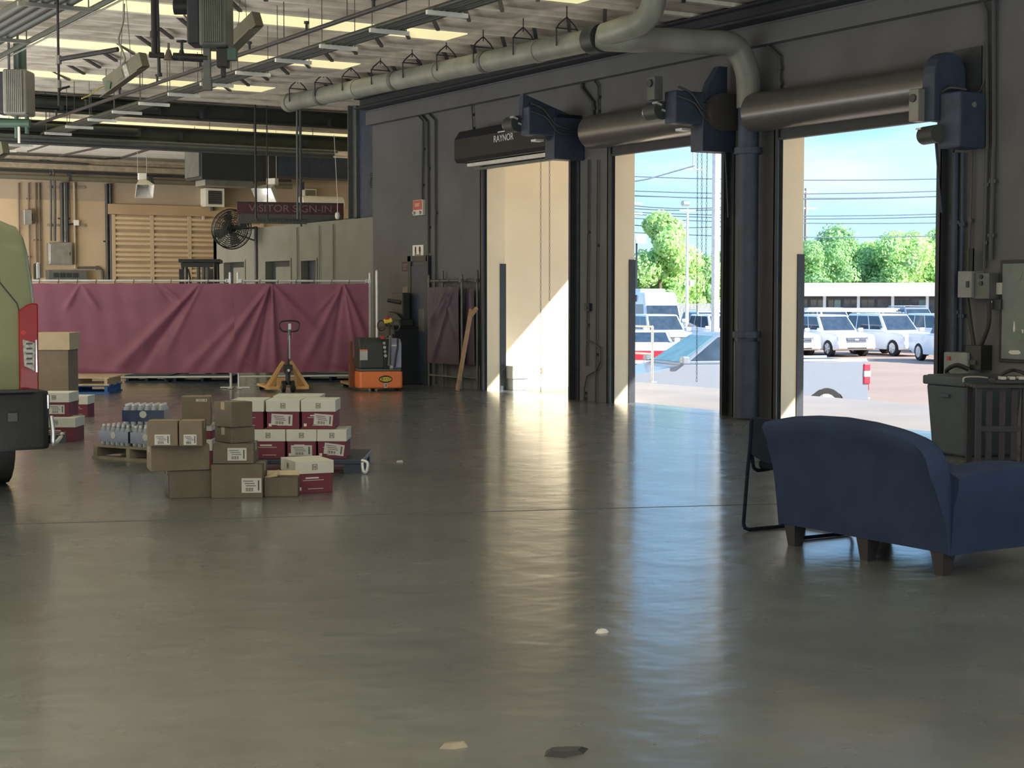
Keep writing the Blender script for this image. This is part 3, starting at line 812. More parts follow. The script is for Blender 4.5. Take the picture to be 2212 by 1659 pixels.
# ================================================================== PALLET TRUCKS
def wheel(parent, c, r, w, ax=(1, 0, 0), name='wheel', m='rubber', hub='grey_steel'):
    c = Vector(c); ax = Vector(ax).normalized() * w / 2
    o = MB().cyl(c - ax, c + ax, r, 20).build(name, m, parent, bevel=.006)
    MB().cyl(c - ax * 1.05, c + ax * 1.05, r * .55, 16).build('hub', hub, o)
    return o
def hand_pallet_truck():
    c = D(622, 845, 26.7)
    r = thing('hand_pallet_truck', 'yellow hand pallet truck with an upright looped handle before the maroon screen', 'pallet truck', (c.x, c.y, 0), YAW + R(17))
    m = 'jack_yellow'
    for s in (-1, 1):
        o = MB().prism([(-.075, .055), (-.06, .085), (.06, .085), (.075, .055), (.06, .05), (-.06, .05)], .18, 1.25, 'y')
        o = MB().add([(x + s * .27, y, z) for x, y, z in o.v], o.f)
        f = o.build('fork', m, r)
        MB().cyl((s * .27 - .04, 1.12, .04), (s * .27 + .04, 1.12, .04), .04, 12).build('load_wheel', 'rubber', f)
        # sloping side of the frame
        MB().bar((s * .345, .10, .07), (s * .06, .08, .50), .055, .03, up=(0, 1, 0)).build('frame_side', m, r)
        MB().add([(s * .34, .16, .09), (s * .20, .16, .09), (s * .07, .14, .44), (s * .10, .14, .48), (s * .34, .175, .09), (s * .20, .175, .09), (s * .07, .155, .44), (s * .10, .155, .48)],
                 [(0, 1, 2, 3), (7, 6, 5, 4), (0, 4, 5, 1), (1, 5, 6, 2), (2, 6, 7, 3), (3, 7, 4, 0)]).build('gusset', m, r)
        MB().box((s * .24, .06, .065), (.22, .14, .05)).build('frame_foot', m, r, bevel=.008)
    MB().box((0, .12, .15), (.34, .03, .16)).build('cross_plate', m, r, bevel=.01)
    for s in (-1, 1): wheel(r, (s * .075, -.02, .095), .095, .055, name='steer_wheel')
    MB().cyl((0, -.01, .12), (0, -.01, .30), .04, 16).cyl((0, .02, .30), (0, .02, .42), .055, 16).box((0, -.01, .40), (.14, .10, .10)).build('pump', 'black_plastic', r, bevel=.004)
    MB().cyl((0, -.065, .36), (0, -.08, .36), .022, 12).build('pump_knob', 'galv_pale', r)
    h = MB().cyl((0, -.02, .42), (.02, -.05, .86), .022, 12).build('handle_shaft', 'black_plastic', r, smooth=True)
    MB().bar((.018, -.075, .55), (.02, -.078, 1.0), .02, .006, up=(0, 1, 0)).build('shaft_label', 'label', h)
    MB().cyl((.02, -.05, .86), (.025, -.055, 1.10), .03, 12).build('handle_neck', 'grey_steel', r, smooth=True)
    MB().box((.026, -.07, 1.08), (.045, .05, .10)).build('release_grip', 'white_paint', r, bevel=.008)
    pts = []
    for k in range(20):
        t = 2 * PI * k / 20; x = .17 * math.copysign(abs(math.cos(t)) ** .6, math.cos(t)); z = .09 * math.copysign(abs(math.sin(t)) ** .7, math.sin(t))
        pts.append((.026 + x * (1 if z > 0 else .92), -.055, 1.085 + z))
    MB().tube(pts, .013, 8, closed=True).build('handle_loop', 'black_plastic', r, smooth=True)
    MB().tube([(.07, -.06, 1.0), (.075, -.07, .93), (.06, -.07, .86)], .007, 6).build('release_lever', 'red_paint', r)
hand_pallet_truck()
def powered_truck():
    c = D(823, 845, 26.9)
    r = thing('powered_pallet_truck', 'orange electric pallet truck with black cover, parked right of the maroon fence', 'pallet truck', (c.x, c.y, 0), YAW + R(17))
    # chassis
    base = [(-.36, .0), (-.33, -.02), (.34, -.02), (.37, .02), (.37, .45), (-.36, .45)]
    MB().prism(base, .045, .33, 'z').build('chassis', 'jack_orange', r, bevel=.03, seg=3)
    MB().prism([(-.355, .01), (.35, .01), (.35, .44), (-.355, .44)], .33, .375, 'z').build('skirt_top', 'grey_steel', r, bevel=.012)
    # black motor cover with a rounded front
    prof = [(.0, .375), (.46, .375), (.46, .86), (.40, .885), (.10, .885), (.02, .80)]
    MB().prism([(y - .0, z) for y, z in prof], -.36, .06, 'x').build('motor_cover', 'charcoal', r, bevel=.03, seg=3)
    MB().tube([(-.33, -.004, .50), (-.30, .004, .66), (-.27, .03, .80), (-.22, .10, .885)], .006, 6).build('cover_seam', 'grey_steel', r)
    MB().box((-.29, -.006, .60), (.13, .004, .16)).build('warning_label', 'label', r)
    MB().box((-.29, -.008, .685), (.13, .004, .025)).build('warning_label', 'jack_orange', r)
    # tiller channel with stickers
    MB().box((.10, .03, .62), (.10, .06, .50)).build('tiller_channel', 'black_plastic', r, bevel=.01)
    for k in range(4): MB().box((.055 + .008 * k, -.002, .80 - .07 * k), (.045, .004, .045), (0, R(20 * k), 0)).build('sticker', 'label' if k % 2 else 'lens_clear', r)
    MB().box((.03, .0, .89), (.06, .04, .05)).build('key_block', 'red_paint', r, bevel=.006)
    MB().bar((.13, -.02, .42), (.155, -.03, .93), .045, .035).build('tiller_arm', 'grey_steel', r, bevel=.006)
    MB().cyl((.14, -.04, .40), (.19, -.04, .40), .045, 16).build('tiller_pivot', 'galv', r)
    # battery case
    MB().prism([(.02, .375), (.44, .375), (.44, .87), (.10, .87), (.02, .80)], .17, .36, 'x').build('battery_case', 'lilac_grey', r, bevel=.025, seg=3)
    MB().tube(bezier([(.30, .05, .865), (.285, .0, .72), (.26, .0, .60), (.235, .0, .40)]), .016, 8).build('cable', 'black_plastic', r)
    MB().box((.225, .0, .76), (.09, .004, .022)).build('name_bar', 'white_paint', r)
    # upright tiller with control head
    MB().cyl((.14, -.03, .93), (.15, .06, 1.16), .016, 10).build('tiller_shaft', 'black_plastic', r, smooth=True)
    MB().box((.13, .04, 1.17), (.14, .07, .08), (0, R(-12), 0)).build('control_head', 'yellow_paint', r, bevel=.02)
    MB().box((.12, .03, 1.205), (.08, .05, .05), (0, R(-12), 0)).build('belly_button', 'red_paint', r, bevel=.012)
    for s, x in ((-1, .02), (1, .27)):
        MB().tube([(x + .065 * math.cos(t * PI / 6) , .04, 1.09 + .085 * math.sin(t * PI / 6)) for t in range(12)], .011, 7, closed=True).build('grip_loop', 'black_plastic' if s < 0 else 'charcoal', r, smooth=True)
    MB().tube([(.10, .05, 1.11), (.15, .05, 1.07), (.22, .05, 1.10)], .02, 8).build('grip_bar', 'black_plastic', r)
    # round badge on the front: oval with a band of letters
    def oval(rx, rz, y, n=28): return [(.075 + rx * math.cos(2 * PI * k / n), .20 + rz * math.sin(2 * PI * k / n)) for k in range(n)]
    MB().prism(oval(.115, .062, 0), -.024, -.020, 'y').build('badge', 'black_plastic', r)
    MB().prism(oval(.10, .038, 0), -.027, -.024, 'y').build('badge_plate', 'yellow_paint', r)
    text('JE-CO', .062, 'black_plastic', r, (.075, -.0285, .20), (PI / 2, 0, 0), 'lettering')
    MB().box((.075, -.023, .095), (.05, .004, .08)).build('number_tag', 'label', r)
    MB().box((.078, -.026, .095), (.016, .003, .045)).build('tag_mark', 'label_ink', r)
    # backrest frame and forks behind
    MB().box((-.40, .50, .46), (.05, .04, .72)).box((-.40, .46, .25), (.09, .12, .40)).build('load_guard', 'jack_rust', r, bevel=.006)
    MB().box((-.02, .49, .30), (.76, .05, .50)).build('battery_box', 'jack_rust', r)
    for s in (-1, 1):
        f = MB().box((s * .27, 1.12, .075), (.17, 1.2, .045)).build('fork', 'jack_rust' if s > 0 else 'wood_board', r, bevel=.008)
        MB().cyl((s * .27 - .05, 1.6, .041), (s * .27 + .05, 1.6, .041), .04, 12).build('load_wheel', 'rubber', f)
    for x in (-.12, .29): wheel(r, (x, .10, .05), .05, .045)
powered_truck()

# dark kiosk and cabinet against the wall behind the orange truck
kb = WX(868, 700, 13.2).y; ka = WX(828, 700, 13.2).y
r = thing('tool_cabinet', 'dark low cabinet against the wall behind the orange truck', 'cabinet', (13.30, (ka + kb) / 2, 0))
LL = abs(ka - kb)
MB().box((0, 0, .5), (.5, LL, 1.0)).build('body', 'dark_steel', r, bevel=.01)
for k in range(3): 
    d_ = MB().box((-.26, 0, .22 + .28 * k), (.02, LL - .06, .25)).build('drawer', 'dark_steel', r, bevel=.004)
    MB().box((-.28, 0, .30 + .28 * k), (.02, .3, .02)).build('handle', 'grey_steel', d_)
MB().box((0, 0, 1.02), (.54, LL + .04, .04)).build('worktop', 'black_plastic', r)
r = thing('bench_grinder', 'dark bench machine with a pointed guard standing on the low cabinet', 'machine', (13.35, (ka + kb) / 2, 1.04))
MB().box((.0, 0, .06), (.3, .5, .12)).box((.05, .05, .35), (.16, .42, .5)).build('housing', 'charcoal', r, bevel=.02)
MB().prism([(-.30, .12), (.30, .12), (.22, .26), (-.10, .22)], -.12, -.06, 'x').build('guard', 'dark_steel', r)
MB().cyl((-.02, -.1, .42), (-.14, .18, .46), .035, 10).build('arm', 'black_plastic', r)

# ================================================================== VAN AT THE LEFT
def parked_van():
    c = D(81, 760, 13.05)
    r = thing('parked_van', 'pale green white delivery van at the left edge, tail to the viewer', 'van', (c.x, c.y, 0))
    # local: x = 0 is the right flank, body reaches to x = -2.0; y = 0 tail, nose at y = 5.6
    def sect(y, k=1.0, dz=0, top=2.19):
        pts = [(0, .80), (0, 1.50), (-.022, 1.74), (-.055, 1.95), (-.085, 2.06), (-.14, 2.145), (-.26, top), (-1.0, top + .02)]
        pts = [(x * 1.0, z) for x, z in pts]
        full = pts + [(-2.0 - x, z) for x, z in reversed(pts[:-1])]
        return [(x, y, z) for x, z in full]
    ys_ = [(0.05, 0), (0.0, 0), ]
    rings = []
    for (y, inset) in ((0.0, .05), (.02, .02), (.06, 0), (3.6, 0), (4.3, .0), (4.35, .0)):
        rings.append([(x + (-inset if x > -1 else inset) * (1 if abs(x + 1) > .3 else .0), y, z - (inset * .8 if z > 2.1 else 0)) for x, _, z in sect(y)])
    b = MB(); n = len(rings[0])
    vs = [v for g in rings for v in g]
    fs = [(i * n + k, i * n + k + 1, (i + 1) * n + k + 1, (i + 1) * n + k) for i in range(len(rings) - 1) for k in range(n - 1)]
    fs += [tuple(range(n - 1, -1, -1)), tuple(range((len(rings) - 1) * n, len(rings) * n))]
    b.add(vs, fs); b.build('body', 'van_paint', r, smooth=True, angle=50)
    MB().hexa([(-2.0, 4.3, .5), (0, 4.3, .5), (-.12, 5.6, .5), (-1.88, 5.6, .5), (-2.0, 4.3, 1.35), (0, 4.3, 1.35), (-.15, 5.5, 1.05), (-1.85, 5.5, 1.05)]).build('bonnet', 'van_paint', r, bevel=.05)
    MB().hexa([(-1.95, 4.3, 1.35), (-.05, 4.3, 1.35), (-.12, 4.95, 1.30), (-1.88, 4.95, 1.30), (-1.85, 4.3, 2.1), (-.15, 4.3, 2.1), (-.2, 4.36, 2.1), (-1.8, 4.36, 2.1)]).build('windscreen', 'glass_dark', r)
    MB().box((-1.0, 2.2, .62), (2.0, 4.3, .36)).build('lower_body', 'van_paint', r)
    # rear doors: seam and lower crease cut as thin recess lines
    MB().tube([(-1.0, -.003, .84), (-1.0, -.003, 2.10)], .006, 6).build('door_gap', 'black_plastic', r)
    s = MB().tube([(-.296, -.003, 2.2), (-.296, -.003, 1.86), (-.29, -.003, 1.70), (-.155, -.003, 1.53), (-.143, -.003, 1.48), (-.14, -.003, .83)], .005, 6)
    s.build('door_seam', 'black_plastic', r)
    MB().box((-.60, -.006, 1.75), (.42, .01, .5)).build('rear_window', 'glass_dark', r, bevel=.02)
    # tail lamp wrapped on the corner: red above and below a clear reversing lens
    lp = [(-.15, .835), (.0, .83), (.005, 1.53), (-.03, 1.535), (-.075, 1.525), (-.147, 1.475)]
    MB().prism(lp, -.03, .05, 'y').build('tail_lamp', 'tail_red', r, bevel=.012)
    MB().prism([(-.115, 1.03), (-.035, .985), (-.028, 1.215), (-.125, 1.245)], -.040, -.02, 'y').build('reversing_lens', 'lens_clear', r, bevel=.004)
    ln = MB()
    for k in range(5): ln.box((-.075, -.042, 1.05 + .04 * k), (.05 - .004 * (k % 2), .003, .014))
    ln.build('lens_bars', 'label_ink', r)
    MB().box((-.02, -.038, 1.11), (.012, .01, .26)).build('lens_edge', 'chrome', r)
    MB().cyl((-.12, -.034, 1.30), (-.12, -.038, 1.30), .02, 12).build('reflector', 'red_paint', r)
    # black bumper
    MB().prism([(-2.08, -.10), (.02, -.10), (.075, -.04), (.085, .55), (-2.1, .55)], .36, .83, 'z').build('bumper', 'van_black', r, bevel=.025, seg=3)
    MB().box((-.23, -.105, .63), (.075, .012, .07)).build('sensor_panel', 'charcoal', r, bevel=.004)
    MB().box((-.9, -.15, .84), (1.7, .12, .02)).build('step_tread', 'black_plastic', r)
    # chrome door hinges and the hook at the bumper
    MB().box((.03, .10, 1.79), (.03, .09, .13)).cyl((.035, .07, 1.73), (.035, .07, 1.86), .02, 10).build('door_hinge', 'chrome', r, bevel=.006)
    MB().box((.045, -.02, .74), (.05, .05, .16)).cyl((.06, -.05, .68), (.06, -.05, .80), .018, 10).build('bumper_hinge', 'chrome', r, bevel=.006)
    MB().tube(bezier([(.095, -.02, .62), (.10, -.05, .50), (.10, -.06, .40), (.15, -.02, .42), (.20, .02, .47)]), .02, 8).build('tow_hook', 'galv', r, smooth=True)
    MB().box((.15, .05, .43), (.13, .12, .07)).build('hook_plate', 'dark_steel', r)
    for x in (-.18, -1.82):
        for y in (.85, 4.45): wheel(r, (x, y, .35), .35, .24, hub='galv')
    MB().box((.13, 4.2, 1.45), (.16, .12, .30)).build('wing_mirror', 'black_plastic', r, bevel=.02)
parked_van()

# ================================================================== SOFA AND CHAIR
def sofa():
    # local: back runs along y (0 near .. 1.58 far), depth along +x
    r = thing('loveseat', 'dark navy upholstered loveseat with an arched back, its back to the viewer', 'sofa', (6.80, 6.52, 0))
    L = 1.46
    def top(y):
        pts = [(0, .60), (.03, .70), (.08, .765), (.16, .80), (.30, .832), (.5, .855), (.75, .868), (1.0, .862), (1.25, .84), (L, .80)]
        for (a0, b0), (a1_, b1_) in zip(pts, pts[1:]):
            if a0 <= y <= a1_:
                t = (y - a0) / (a1_ - a0); return b0 + (b1_ - b0) * t
        return .6
    def bot(y): return .115 + .04 * math.sin(PI * min(1, max(0, y / L)))
    ny = 40; rings = []
    for i in range(ny + 1):
        y = L * i / ny; t = top(y); b_ = .125 + (.012 if 0 < i < ny else 0)
        e = max(0, (t - .6) / .27)
        prof = [(.0, b_), (-.02, .30), (-.05, t * .62), (-.11, t * .86), (-.145, t * .95), (-.125, t - .008), (-.07, t), (.0, t - .02), (.05, t - .10), (.10, t * .7), (.16, .42), (.20, b_)]
        rings.append([(x, y, z) for x, z in prof])
    n = len(rings[0]); b = MB(); vs = [v for g in rings for v in g]
    fs = [(i * n + k, i * n + (k + 1) % n, (i + 1) * n + (k + 1) % n, (i + 1) * n + k) for i in range(ny) for k in range(n)]
    fs += [tuple(range(n - 1, -1, -1)), tuple(range(ny * n, (ny + 1) * n))]
    b.add(vs, fs); b.build('backrest', 'sofa', r, smooth=True, angle=60)
    for s in (0, 1):
        y0 = 0 if s == 0 else L - .17; rings = []
        for i in range(19):
            x = .02 + .86 * i / 18
            zt = .60 + .035 * math.sin(PI * min(1, i / 18 * 1.1)); zt = zt if i < 17 else zt - .02 * (i - 16)
            o_ = -.035 if s == 0 else 0
            rings.append([(x, y0 + .0, .13), (x, y0 - .01 + o_ * .3, .40), (x, y0 - .02 + o_, zt - .10), (x, y0 - .02 + o_, zt - .03), (x, y0 + .03, zt), (x, y0 + .12, zt), (x, y0 + .18, zt - .03), (x, y0 + .17, zt - .12), (x, y0 + .16, .13)])
        n = len(rings[0]); b = MB(); vs = [v for g in rings for v in g]
        fs = [(i * n + k, i * n + (k + 1) % n, (i + 1) * n + (k + 1) % n, (i + 1) * n + k) for i in range(18) for k in range(n)]
        fs += [tuple(range(n - 1, -1, -1)), tuple(range(18 * n, 19 * n))]
        b.add(vs, fs); b.build('arm', 'sofa', r, smooth=True, angle=50)
    MB().box((.50, L / 2, .22), (.76, L - .34, .18)).build('seat_frame', 'sofa', r, bevel=.02)
    for y in (L * .31, L * .69): MB().box((.52, y, .385), (.70, L * .375, .15)).build('seat_cushion', 'sofa', r, bevel=.04, seg=3)
    for y in (L * .31, L * .69): MB().box((.24, y - .02, .52), (.14, L * .34, .20), (0, R(-10), 0)).build('back_cushion', 'sofa', r, bevel=.05, seg=3)
    for (x, y) in ((.055, .09), (.055, L / 2 - .03), (.055, L - .10), (.82, .09), (.82, L - .10)):
        MB().hexa([(x - .032, y - .032, 0), (x + .032, y - .032, 0), (x + .032, y + .032, 0), (x - .032, y + .032, 0),
                   (x - .05, y - .05, .135), (x + .05, y - .05, .135), (x + .05, y + .05, .135), (x - .05, y + .05, .135)]).build('leg', 'wood_dark', r)
sofa()
def sled_chair():
    c = F(1606, 1149)
    r = thing('sled_base_chair', 'black sled-base guest chair with a padded back, beside the far end of the loveseat', 'chair', (c.x, c.y - .50, 0))
    # local: faces +x, sides at y = 0 and y = .5
    for y in (.02, .50):
        pts = bezier([(.60, y, .44), (.585, y, .40), (.56, y, .04)], 3)
        side = [(.50, y, .013), (.045, y, .013), (.012, y, .025), (.0, y, .06), (.03, y, .40), (.055, y, .62), (.06, y, .76)]
        MB().tube(side, .0125, 8).build('sled_frame', 'chair_black', r, smooth=True)
        s2 = [(.06, y, .60), (.075, y, .47), (.085, y, .43), (.12, y, .41), (.20, y, .415), (.46, y, .435)]
        MB().tube(s2, .0125, 8).build('seat_rail', 'chair_black', r, smooth=True)
        MB().tube([(.50, y, .013), (.53, y, .03), (.54, y, .06), (.47, y, .42)], .0125, 8).build('front_leg', 'chair_black', r, smooth=True)
    MB().cyl((.52, .02, .02), (.52, .50, .02), .0125, 8).build('cross_bar', 'chair_black', r)
    # padded back, curved, and seat
    vs = []; ny, nz = 10, 8
    for s in (0, 1):
        for j in range(nz + 1):
            for i in range(ny + 1):
                y = .01 + .50 * i / ny; u = (i / ny - .5) * 2; z = .50 + .275 * j / nz
                if j == 0: z += .05 * (1 - abs(u)) * -1 + .03
                x = .055 - .045 * (1 - u * u) + (.045 if s else 0) + .02 * (j / nz)
                vs.append((x, y, z))
    b = MB(); N = (ny + 1) * (nz + 1); fs = []
    for s in (0, 1):
        for j in range(nz):
            for i in range(ny):
                q = s * N + j * (ny + 1) + i; fs.append((q, q + 1, q + ny + 2, q + ny + 1))
    edge = [i for i in range(ny + 1)] + [j * (ny + 1) + ny for j in range(1, nz + 1)] + [nz * (ny + 1) + i for i in range(ny - 1, -1, -1)] + [j * (ny + 1) for j in range(nz - 1, 0, -1)]
    for k in range(len(edge)):
        a_, b_ = edge[k], edge[(k + 1) % len(edge)]; fs.append((a_, b_, b_ + N, a_ + N))
    b.add(vs, fs); b.build('backrest', 'chair_black', r, smooth=True, bevel=.01)
    MB().box((.32, .26, .455), (.42, .47, .06)).build('seat', 'chair_black', r, bevel=.025, seg=3)
sled_chair()

# ================================================================== BIN, STAND AND LITTER AT THE RIGHT
def trash_bin():
    c = F(2052, 985)
    r = thing('waste_bin', 'large grey plastic waste bin with a liner edge, right of the nearest dock door', 'bin', (c.x + .34, c.y + .02, 0), YAW + R(20))
    w, d, h = .34, .33, .80
    MB().hexa([(-w * .86, -d * .86, 0), (w * .86, -d * .86, 0), (w * .86, d * .86, 0), (-w * .86, d * .86, 0), (-w, -d, h * .88), (w, -d, h * .88), (w, d, h * .88), (-w, d, h * .88)]).build('body', 'bin_grey', r, bevel=.03, seg=3)
    MB().box((0, 0, h * .93), (w * 2 + .05, d * 2 + .05, .09)).build('rim', 'bin_grey', r, bevel=.015)
    MB().box((0, 0, h * .985), (w * 2 - .02, d * 2 - .02, .02)).build('lid', 'charcoal', r, bevel=.008)
    MB().tube(bezier([(-w - .03, -d - .03, h * .90), (-w - .035, -d - .03, h * .99), (-w * .7, -d - .03, h * 1.0), (-w * .3, -d - .03, h * .985)]), .009, 6).build('liner_edge', 'label', r)
    MB().box((-w - .01, 0, h * .75), (.03, .18, .03)).build('handle', 'bin_grey', r)
    c = D(2112, 990, 15.0)
    r = thing('wooden_stand', 'dark slatted wooden stand in front of the grey bin', 'stand', (c.x, c.y, 0), YAW - R(4))
    for x in (0.0, .42, .86):
        for y in (0, .40): MB().box((x, y, .37), (.05, .05, .74)).build('leg', 'wood_dark', r)
    for k in range(4): MB().box((.43, -.02 + .14 * k, .755), (.96, .125, .03)).build('top_slat', 'wood_dark', r, bevel=.004)
    for z in (.36,): MB().box((.43, 0, z), (.86, .03, .05)).build('rail', 'wood_dark', r)
    for x in (.10, .22, .33, .52, .64, .76): MB().box((x, .02, .40), (.055, .018, .66)).build('slat', 'wood_dark', r)
    q = D(2180, 835, 15.05)
    r = thing('tool_tray', 'black tray of pale-capped tools on the wooden stand', 'tray', (q.x, q.y + .06, .77), YAW)
    MB().box((.08, .08, .02), (.34, .20, .04)).build('tray', 'black_plastic', r, bevel=.006)
    for k in range(3): MB().box((-.02 + .085 * k, .0, .055), (.055, .09, .03)).build('tool', 'label', r, bevel=.006)
    MB().tube(bezier([(-.05, .1, .04), (.05, .08, .11), (.15, .1, .12), (.28, .08, .06)]), .016, 8).build('tool', 'black_plastic', r)
trash_bin()
# litter and marks on the floor
for i, (px, py, s, m, lb) in enumerate(((1300, 1366, .03, 'label', 'small white scrap on the floor in the blue reflection'), (982, 1612, .05, 'wood_grey', 'flat pale scrap on the near floor'), (1222, 1626, .07, 'black_plastic', 'dark crumpled scrap on the nearest floor'), (863, 998, .035, 'label', 'tiny white scrap on the floor right of the pile'))):
    c = F(px, py); r = thing('floor_scrap', lb, 'litter', c)
    b = MB(); rr = random.Random(i)
    pts = [(s * (1 + .4 * rr.random()) * math.cos(k * 1.05), s * .7 * (1 + .4 * rr.random()) * math.sin(k * 1.05), 0) for k in range(6)]
    top_ = [(x * .7, y * .7, .008 + .01 * rr.random()) for x, y, z in pts]
    b.add(pts + top_, [(k, (k + 1) % 6, 6 + (k + 1) % 6, 6 + k) for k in range(6)] + [tuple(range(5, -1, -1)), tuple(range(6, 12))])
    b.build('scrap', m, r)
# ================================================================== PIPES AND RACKS OVERHEAD
def pipe_run(name, label, cat, pts, r, m, n=10, group=None, hangers=(), zt=5.3, part='pipe', hm='grey_steel'):
    p0 = Vector(pts[0]); t = thing(name, label, cat, p0, 0, group)
    loc = [Vector(p) - p0 for p in pts]
    MB().tube(loc, r, n).build(part, m, t, smooth=True)
    for h in hangers:
        h = Vector(h) - p0
        MB().cyl((h.x, h.y, h.z), (h.x, h.y, zt - p0.z), .008, 6).build('hanger_rod', hm, t)
    return t
# big drain pipe, its hangers, the elbow at the near end and the down-pipe
def drain():
    A, B = WX(625, 222, 11.5), WX(1290, 84, 11.5)
    A = Vector((11.5, A.y, A.z)); B = Vector((11.5, B.y, B.z))
    t = thing('drain_pipe', 'long fat grey drain pipe slung below the joists along the dock wall', 'pipe', A)
    L = B - A; n = 7; u = L.normalized()
    for k in range(n):
        p, q = L * (k / n), L * ((k + 1) / n)
        MB().cyl(p, q, .145, 24).build('pipe_section', 'pipe_grey', t, smooth=True)
        if k: MB().cyl(p - u * .05, p + u * .05, .155, 24).build('coupling', 'grey_steel' if k % 2 else 'pipe_grey', t, smooth=True)
    MB().cyl(-u * .03, u * .12, .165, 24).build('end_hub', 'pipe_grey', t, smooth=True)
    MB().cyl(L * .985, L * 1.01, .175, 24).build('clamp_band', 'dark_steel', t, smooth=True)
    for k in range(9):
        c = L * ((k + .35) / 9)
        h = MB()
        h.tube([c + Vector((-.16, 0, -.02)), c + Vector((-.16, 0, .20)), c + Vector((-.12, 0, .26)), c + Vector((0, 0, .36)), c + Vector((.12, 0, .26)), c + Vector((.16, 0, .20)), c + Vector((.16, 0, -.02))], .011, 6)
        h.tube([c + Vector((-.17, 0, .21)), c + Vector((.17, 0, .21))], .009, 6)
        h.tube([c + Vector((0, 0, .30)), c + Vector((0, 0, 5.32 - A.z - c.z))], .009, 6)
        h.build('hanger', 'dark_steel', t)
    # branch: rises to the roof
    up = bezier([L + Vector((.02, -.15, .03)), L + Vector((.06, -.45, .06)), L + Vector((.13, -.80, .12)), L + Vector((.16, -.98, .34)), L + Vector((.16, -1.0, .90))], 8)
    MB().tube(up, .15, 24).build('riser', 'pipe_grey', t, smooth=True)
    # branch: over to the wall and down
    e = D(1610, 200, 20.2)
    W = Vector((13.38, WX(1617, 600, 13.38).y, 0)) - A
    zt = L.z - .02
    run = [L + Vector((0, -.05, 0)), Vector((L.x + .25, L.y - .35, zt - .02))]
    f = Vector((W.x - .02, W.y, 0)); s = run[-1]
    for k in (.3, .6, .82): run.append(Vector((s.x + (f.x - s.x) * k, s.y + (f.y - s.y) * (k ** 1.05), zt)))
    run += [Vector((f.x - .12, f.y + .05, zt - .10)), Vector((f.x - .02, f.y, zt - .38)), Vector((f.x, f.y, zt - .8))]
    MB().tube(bezier(run, 7), .155, 24).build('elbow_run', 'pipe_grey', t, smooth=True)
    MB().cyl((f.x, f.y, zt - .8), (f.x, f.y, .75 - A.z), .135, 24).build('down_pipe', 'flare_blue_steel', t, smooth=True)
    MB().cyl((f.x, f.y, 1.0 - A.z), (f.x, f.y, .02 - A.z), .165, 24).build('pipe_boot', 'flare_blue_steel', t, smooth=True)
    for z in (3.4, 1.05): MB().cyl((f.x, f.y, z - A.z), (f.x, f.y, z + .08 - A.z), .18, 24).build('clamp_band', 'flare_blue_steel', t)
drain()
# sprinkler line with upright heads
t = pipe_run('sprinkler_pipe', 'thin dark sprinkler pipe with upright heads beside the conduit rack', 'pipe', [(8.15, -6, 4.8), (8.15, 39, 4.8)], .028, 'wood_dark')
for k in range(14):
    y = 11 + k * 1.85
    MB().cyl((0, y + 6, 0), (0, y + 6, .10), .018, 8).cyl((0, y + 6, .10), (0, y + 6, .13), .035, 8).build('sprinkler_head', 'dark_steel', t)
    MB().cyl((.0, y + 6.7, 0), (0, y + 6.7, .52), .006, 6).build('hanger_rod', 'dark_steel', t)
# rack of conduits with pale cross channels
t = thing('conduit_rack', 'bundle of dark conduits carried on short pale cross channels', 'conduit', (8.5, 0, 4.62))
for i, (dx, r_) in enumerate(((-.15, .03), (-.07, .024), (0, .03), (.08, .022), (.15, .026))):
    MB().cyl((dx, -6, .05), (dx, 36, .05), r_, 10).build('conduit', 'conduit' if i % 2 else 'dark_olive', t, smooth=True)
for k in range(22):
    y = 7.2 + k * 1.38
    MB().box((0, y, 0), (.50, .045, .045)).build('cross_channel', 'fixture_tube', t)
    for s in (-.22, .22): MB().cyl((s, y, 0), (s, y, .70), .006, 6).build('hanger_rod', 'grey_steel', t)
# heavy pipe bundle on trapeze bars at the upper left
t = thing('pipe_bundle', 'bundle of thick dark pipes on trapeze bars at the upper left', 'pipe', (4.83, 0, 4.72))
for dx in (-.20, -.07, .07, .20):
    MB().cyl((dx, -6, .05), (dx, 34, .05), .062, 14).build('pipe', 'dark_olive', t, smooth=True)
for y in (12.5, 15.4, 17.6, 20.2, 23, 26):
    MB().box((.04, y, -.03), (.80, .05, .045)).build('trapeze_bar', 'heater_pale', t)
    for s in (-.33, .40): MB().cyl((s, y, -.05), (s, y, .60), .008, 6).build('hanger_rod', 'grey_steel', t)
pipe_run('gas_pipe', 'pair of thin dark pipes crossing below the thick bundle', 'pipe', [(5.47, -6, 4.82), (5.47, 34, 4.82)], .034, 'dark_olive', group=None)
pipe_run('water_line', 'thin pale line running just beside the dark pair of pipes', 'pipe', [(5.55, -6, 4.80), (5.55, 34, 4.80)], .012, 'heater_pale')
# drop pipe with branch on the left
q = D(126, 120, 17.3)
t = thing('drop_pipe', 'dark vertical drop pipe with a level side arm at the upper left', 'pipe', q)
MB().tube([(0, 0, -.53), (0, 0, .75)], .014, 8).build('pipe', 'wood_dark', t)
d = (D(255, 138, 17.0) - q); d.z = .02
MB().tube([Vector((0, 0, -.04)), d], .026, 8).build('side_arm', 'wood_dark', t)
MB().cyl((0, 0, -.34), (0, 0, -.26), .028, 8).build('fitting', 'heater_pale', t)
MB().cyl((0, 0, -.09), (0, 0, 0), .035, 8).build('fitting', 'heater_pale', t)
MB().tube([(0, 0, -.38), (.04, .05, -.34), (.13, .05, -.31)], .012, 6).build('hose_end', 'black_plastic', t)
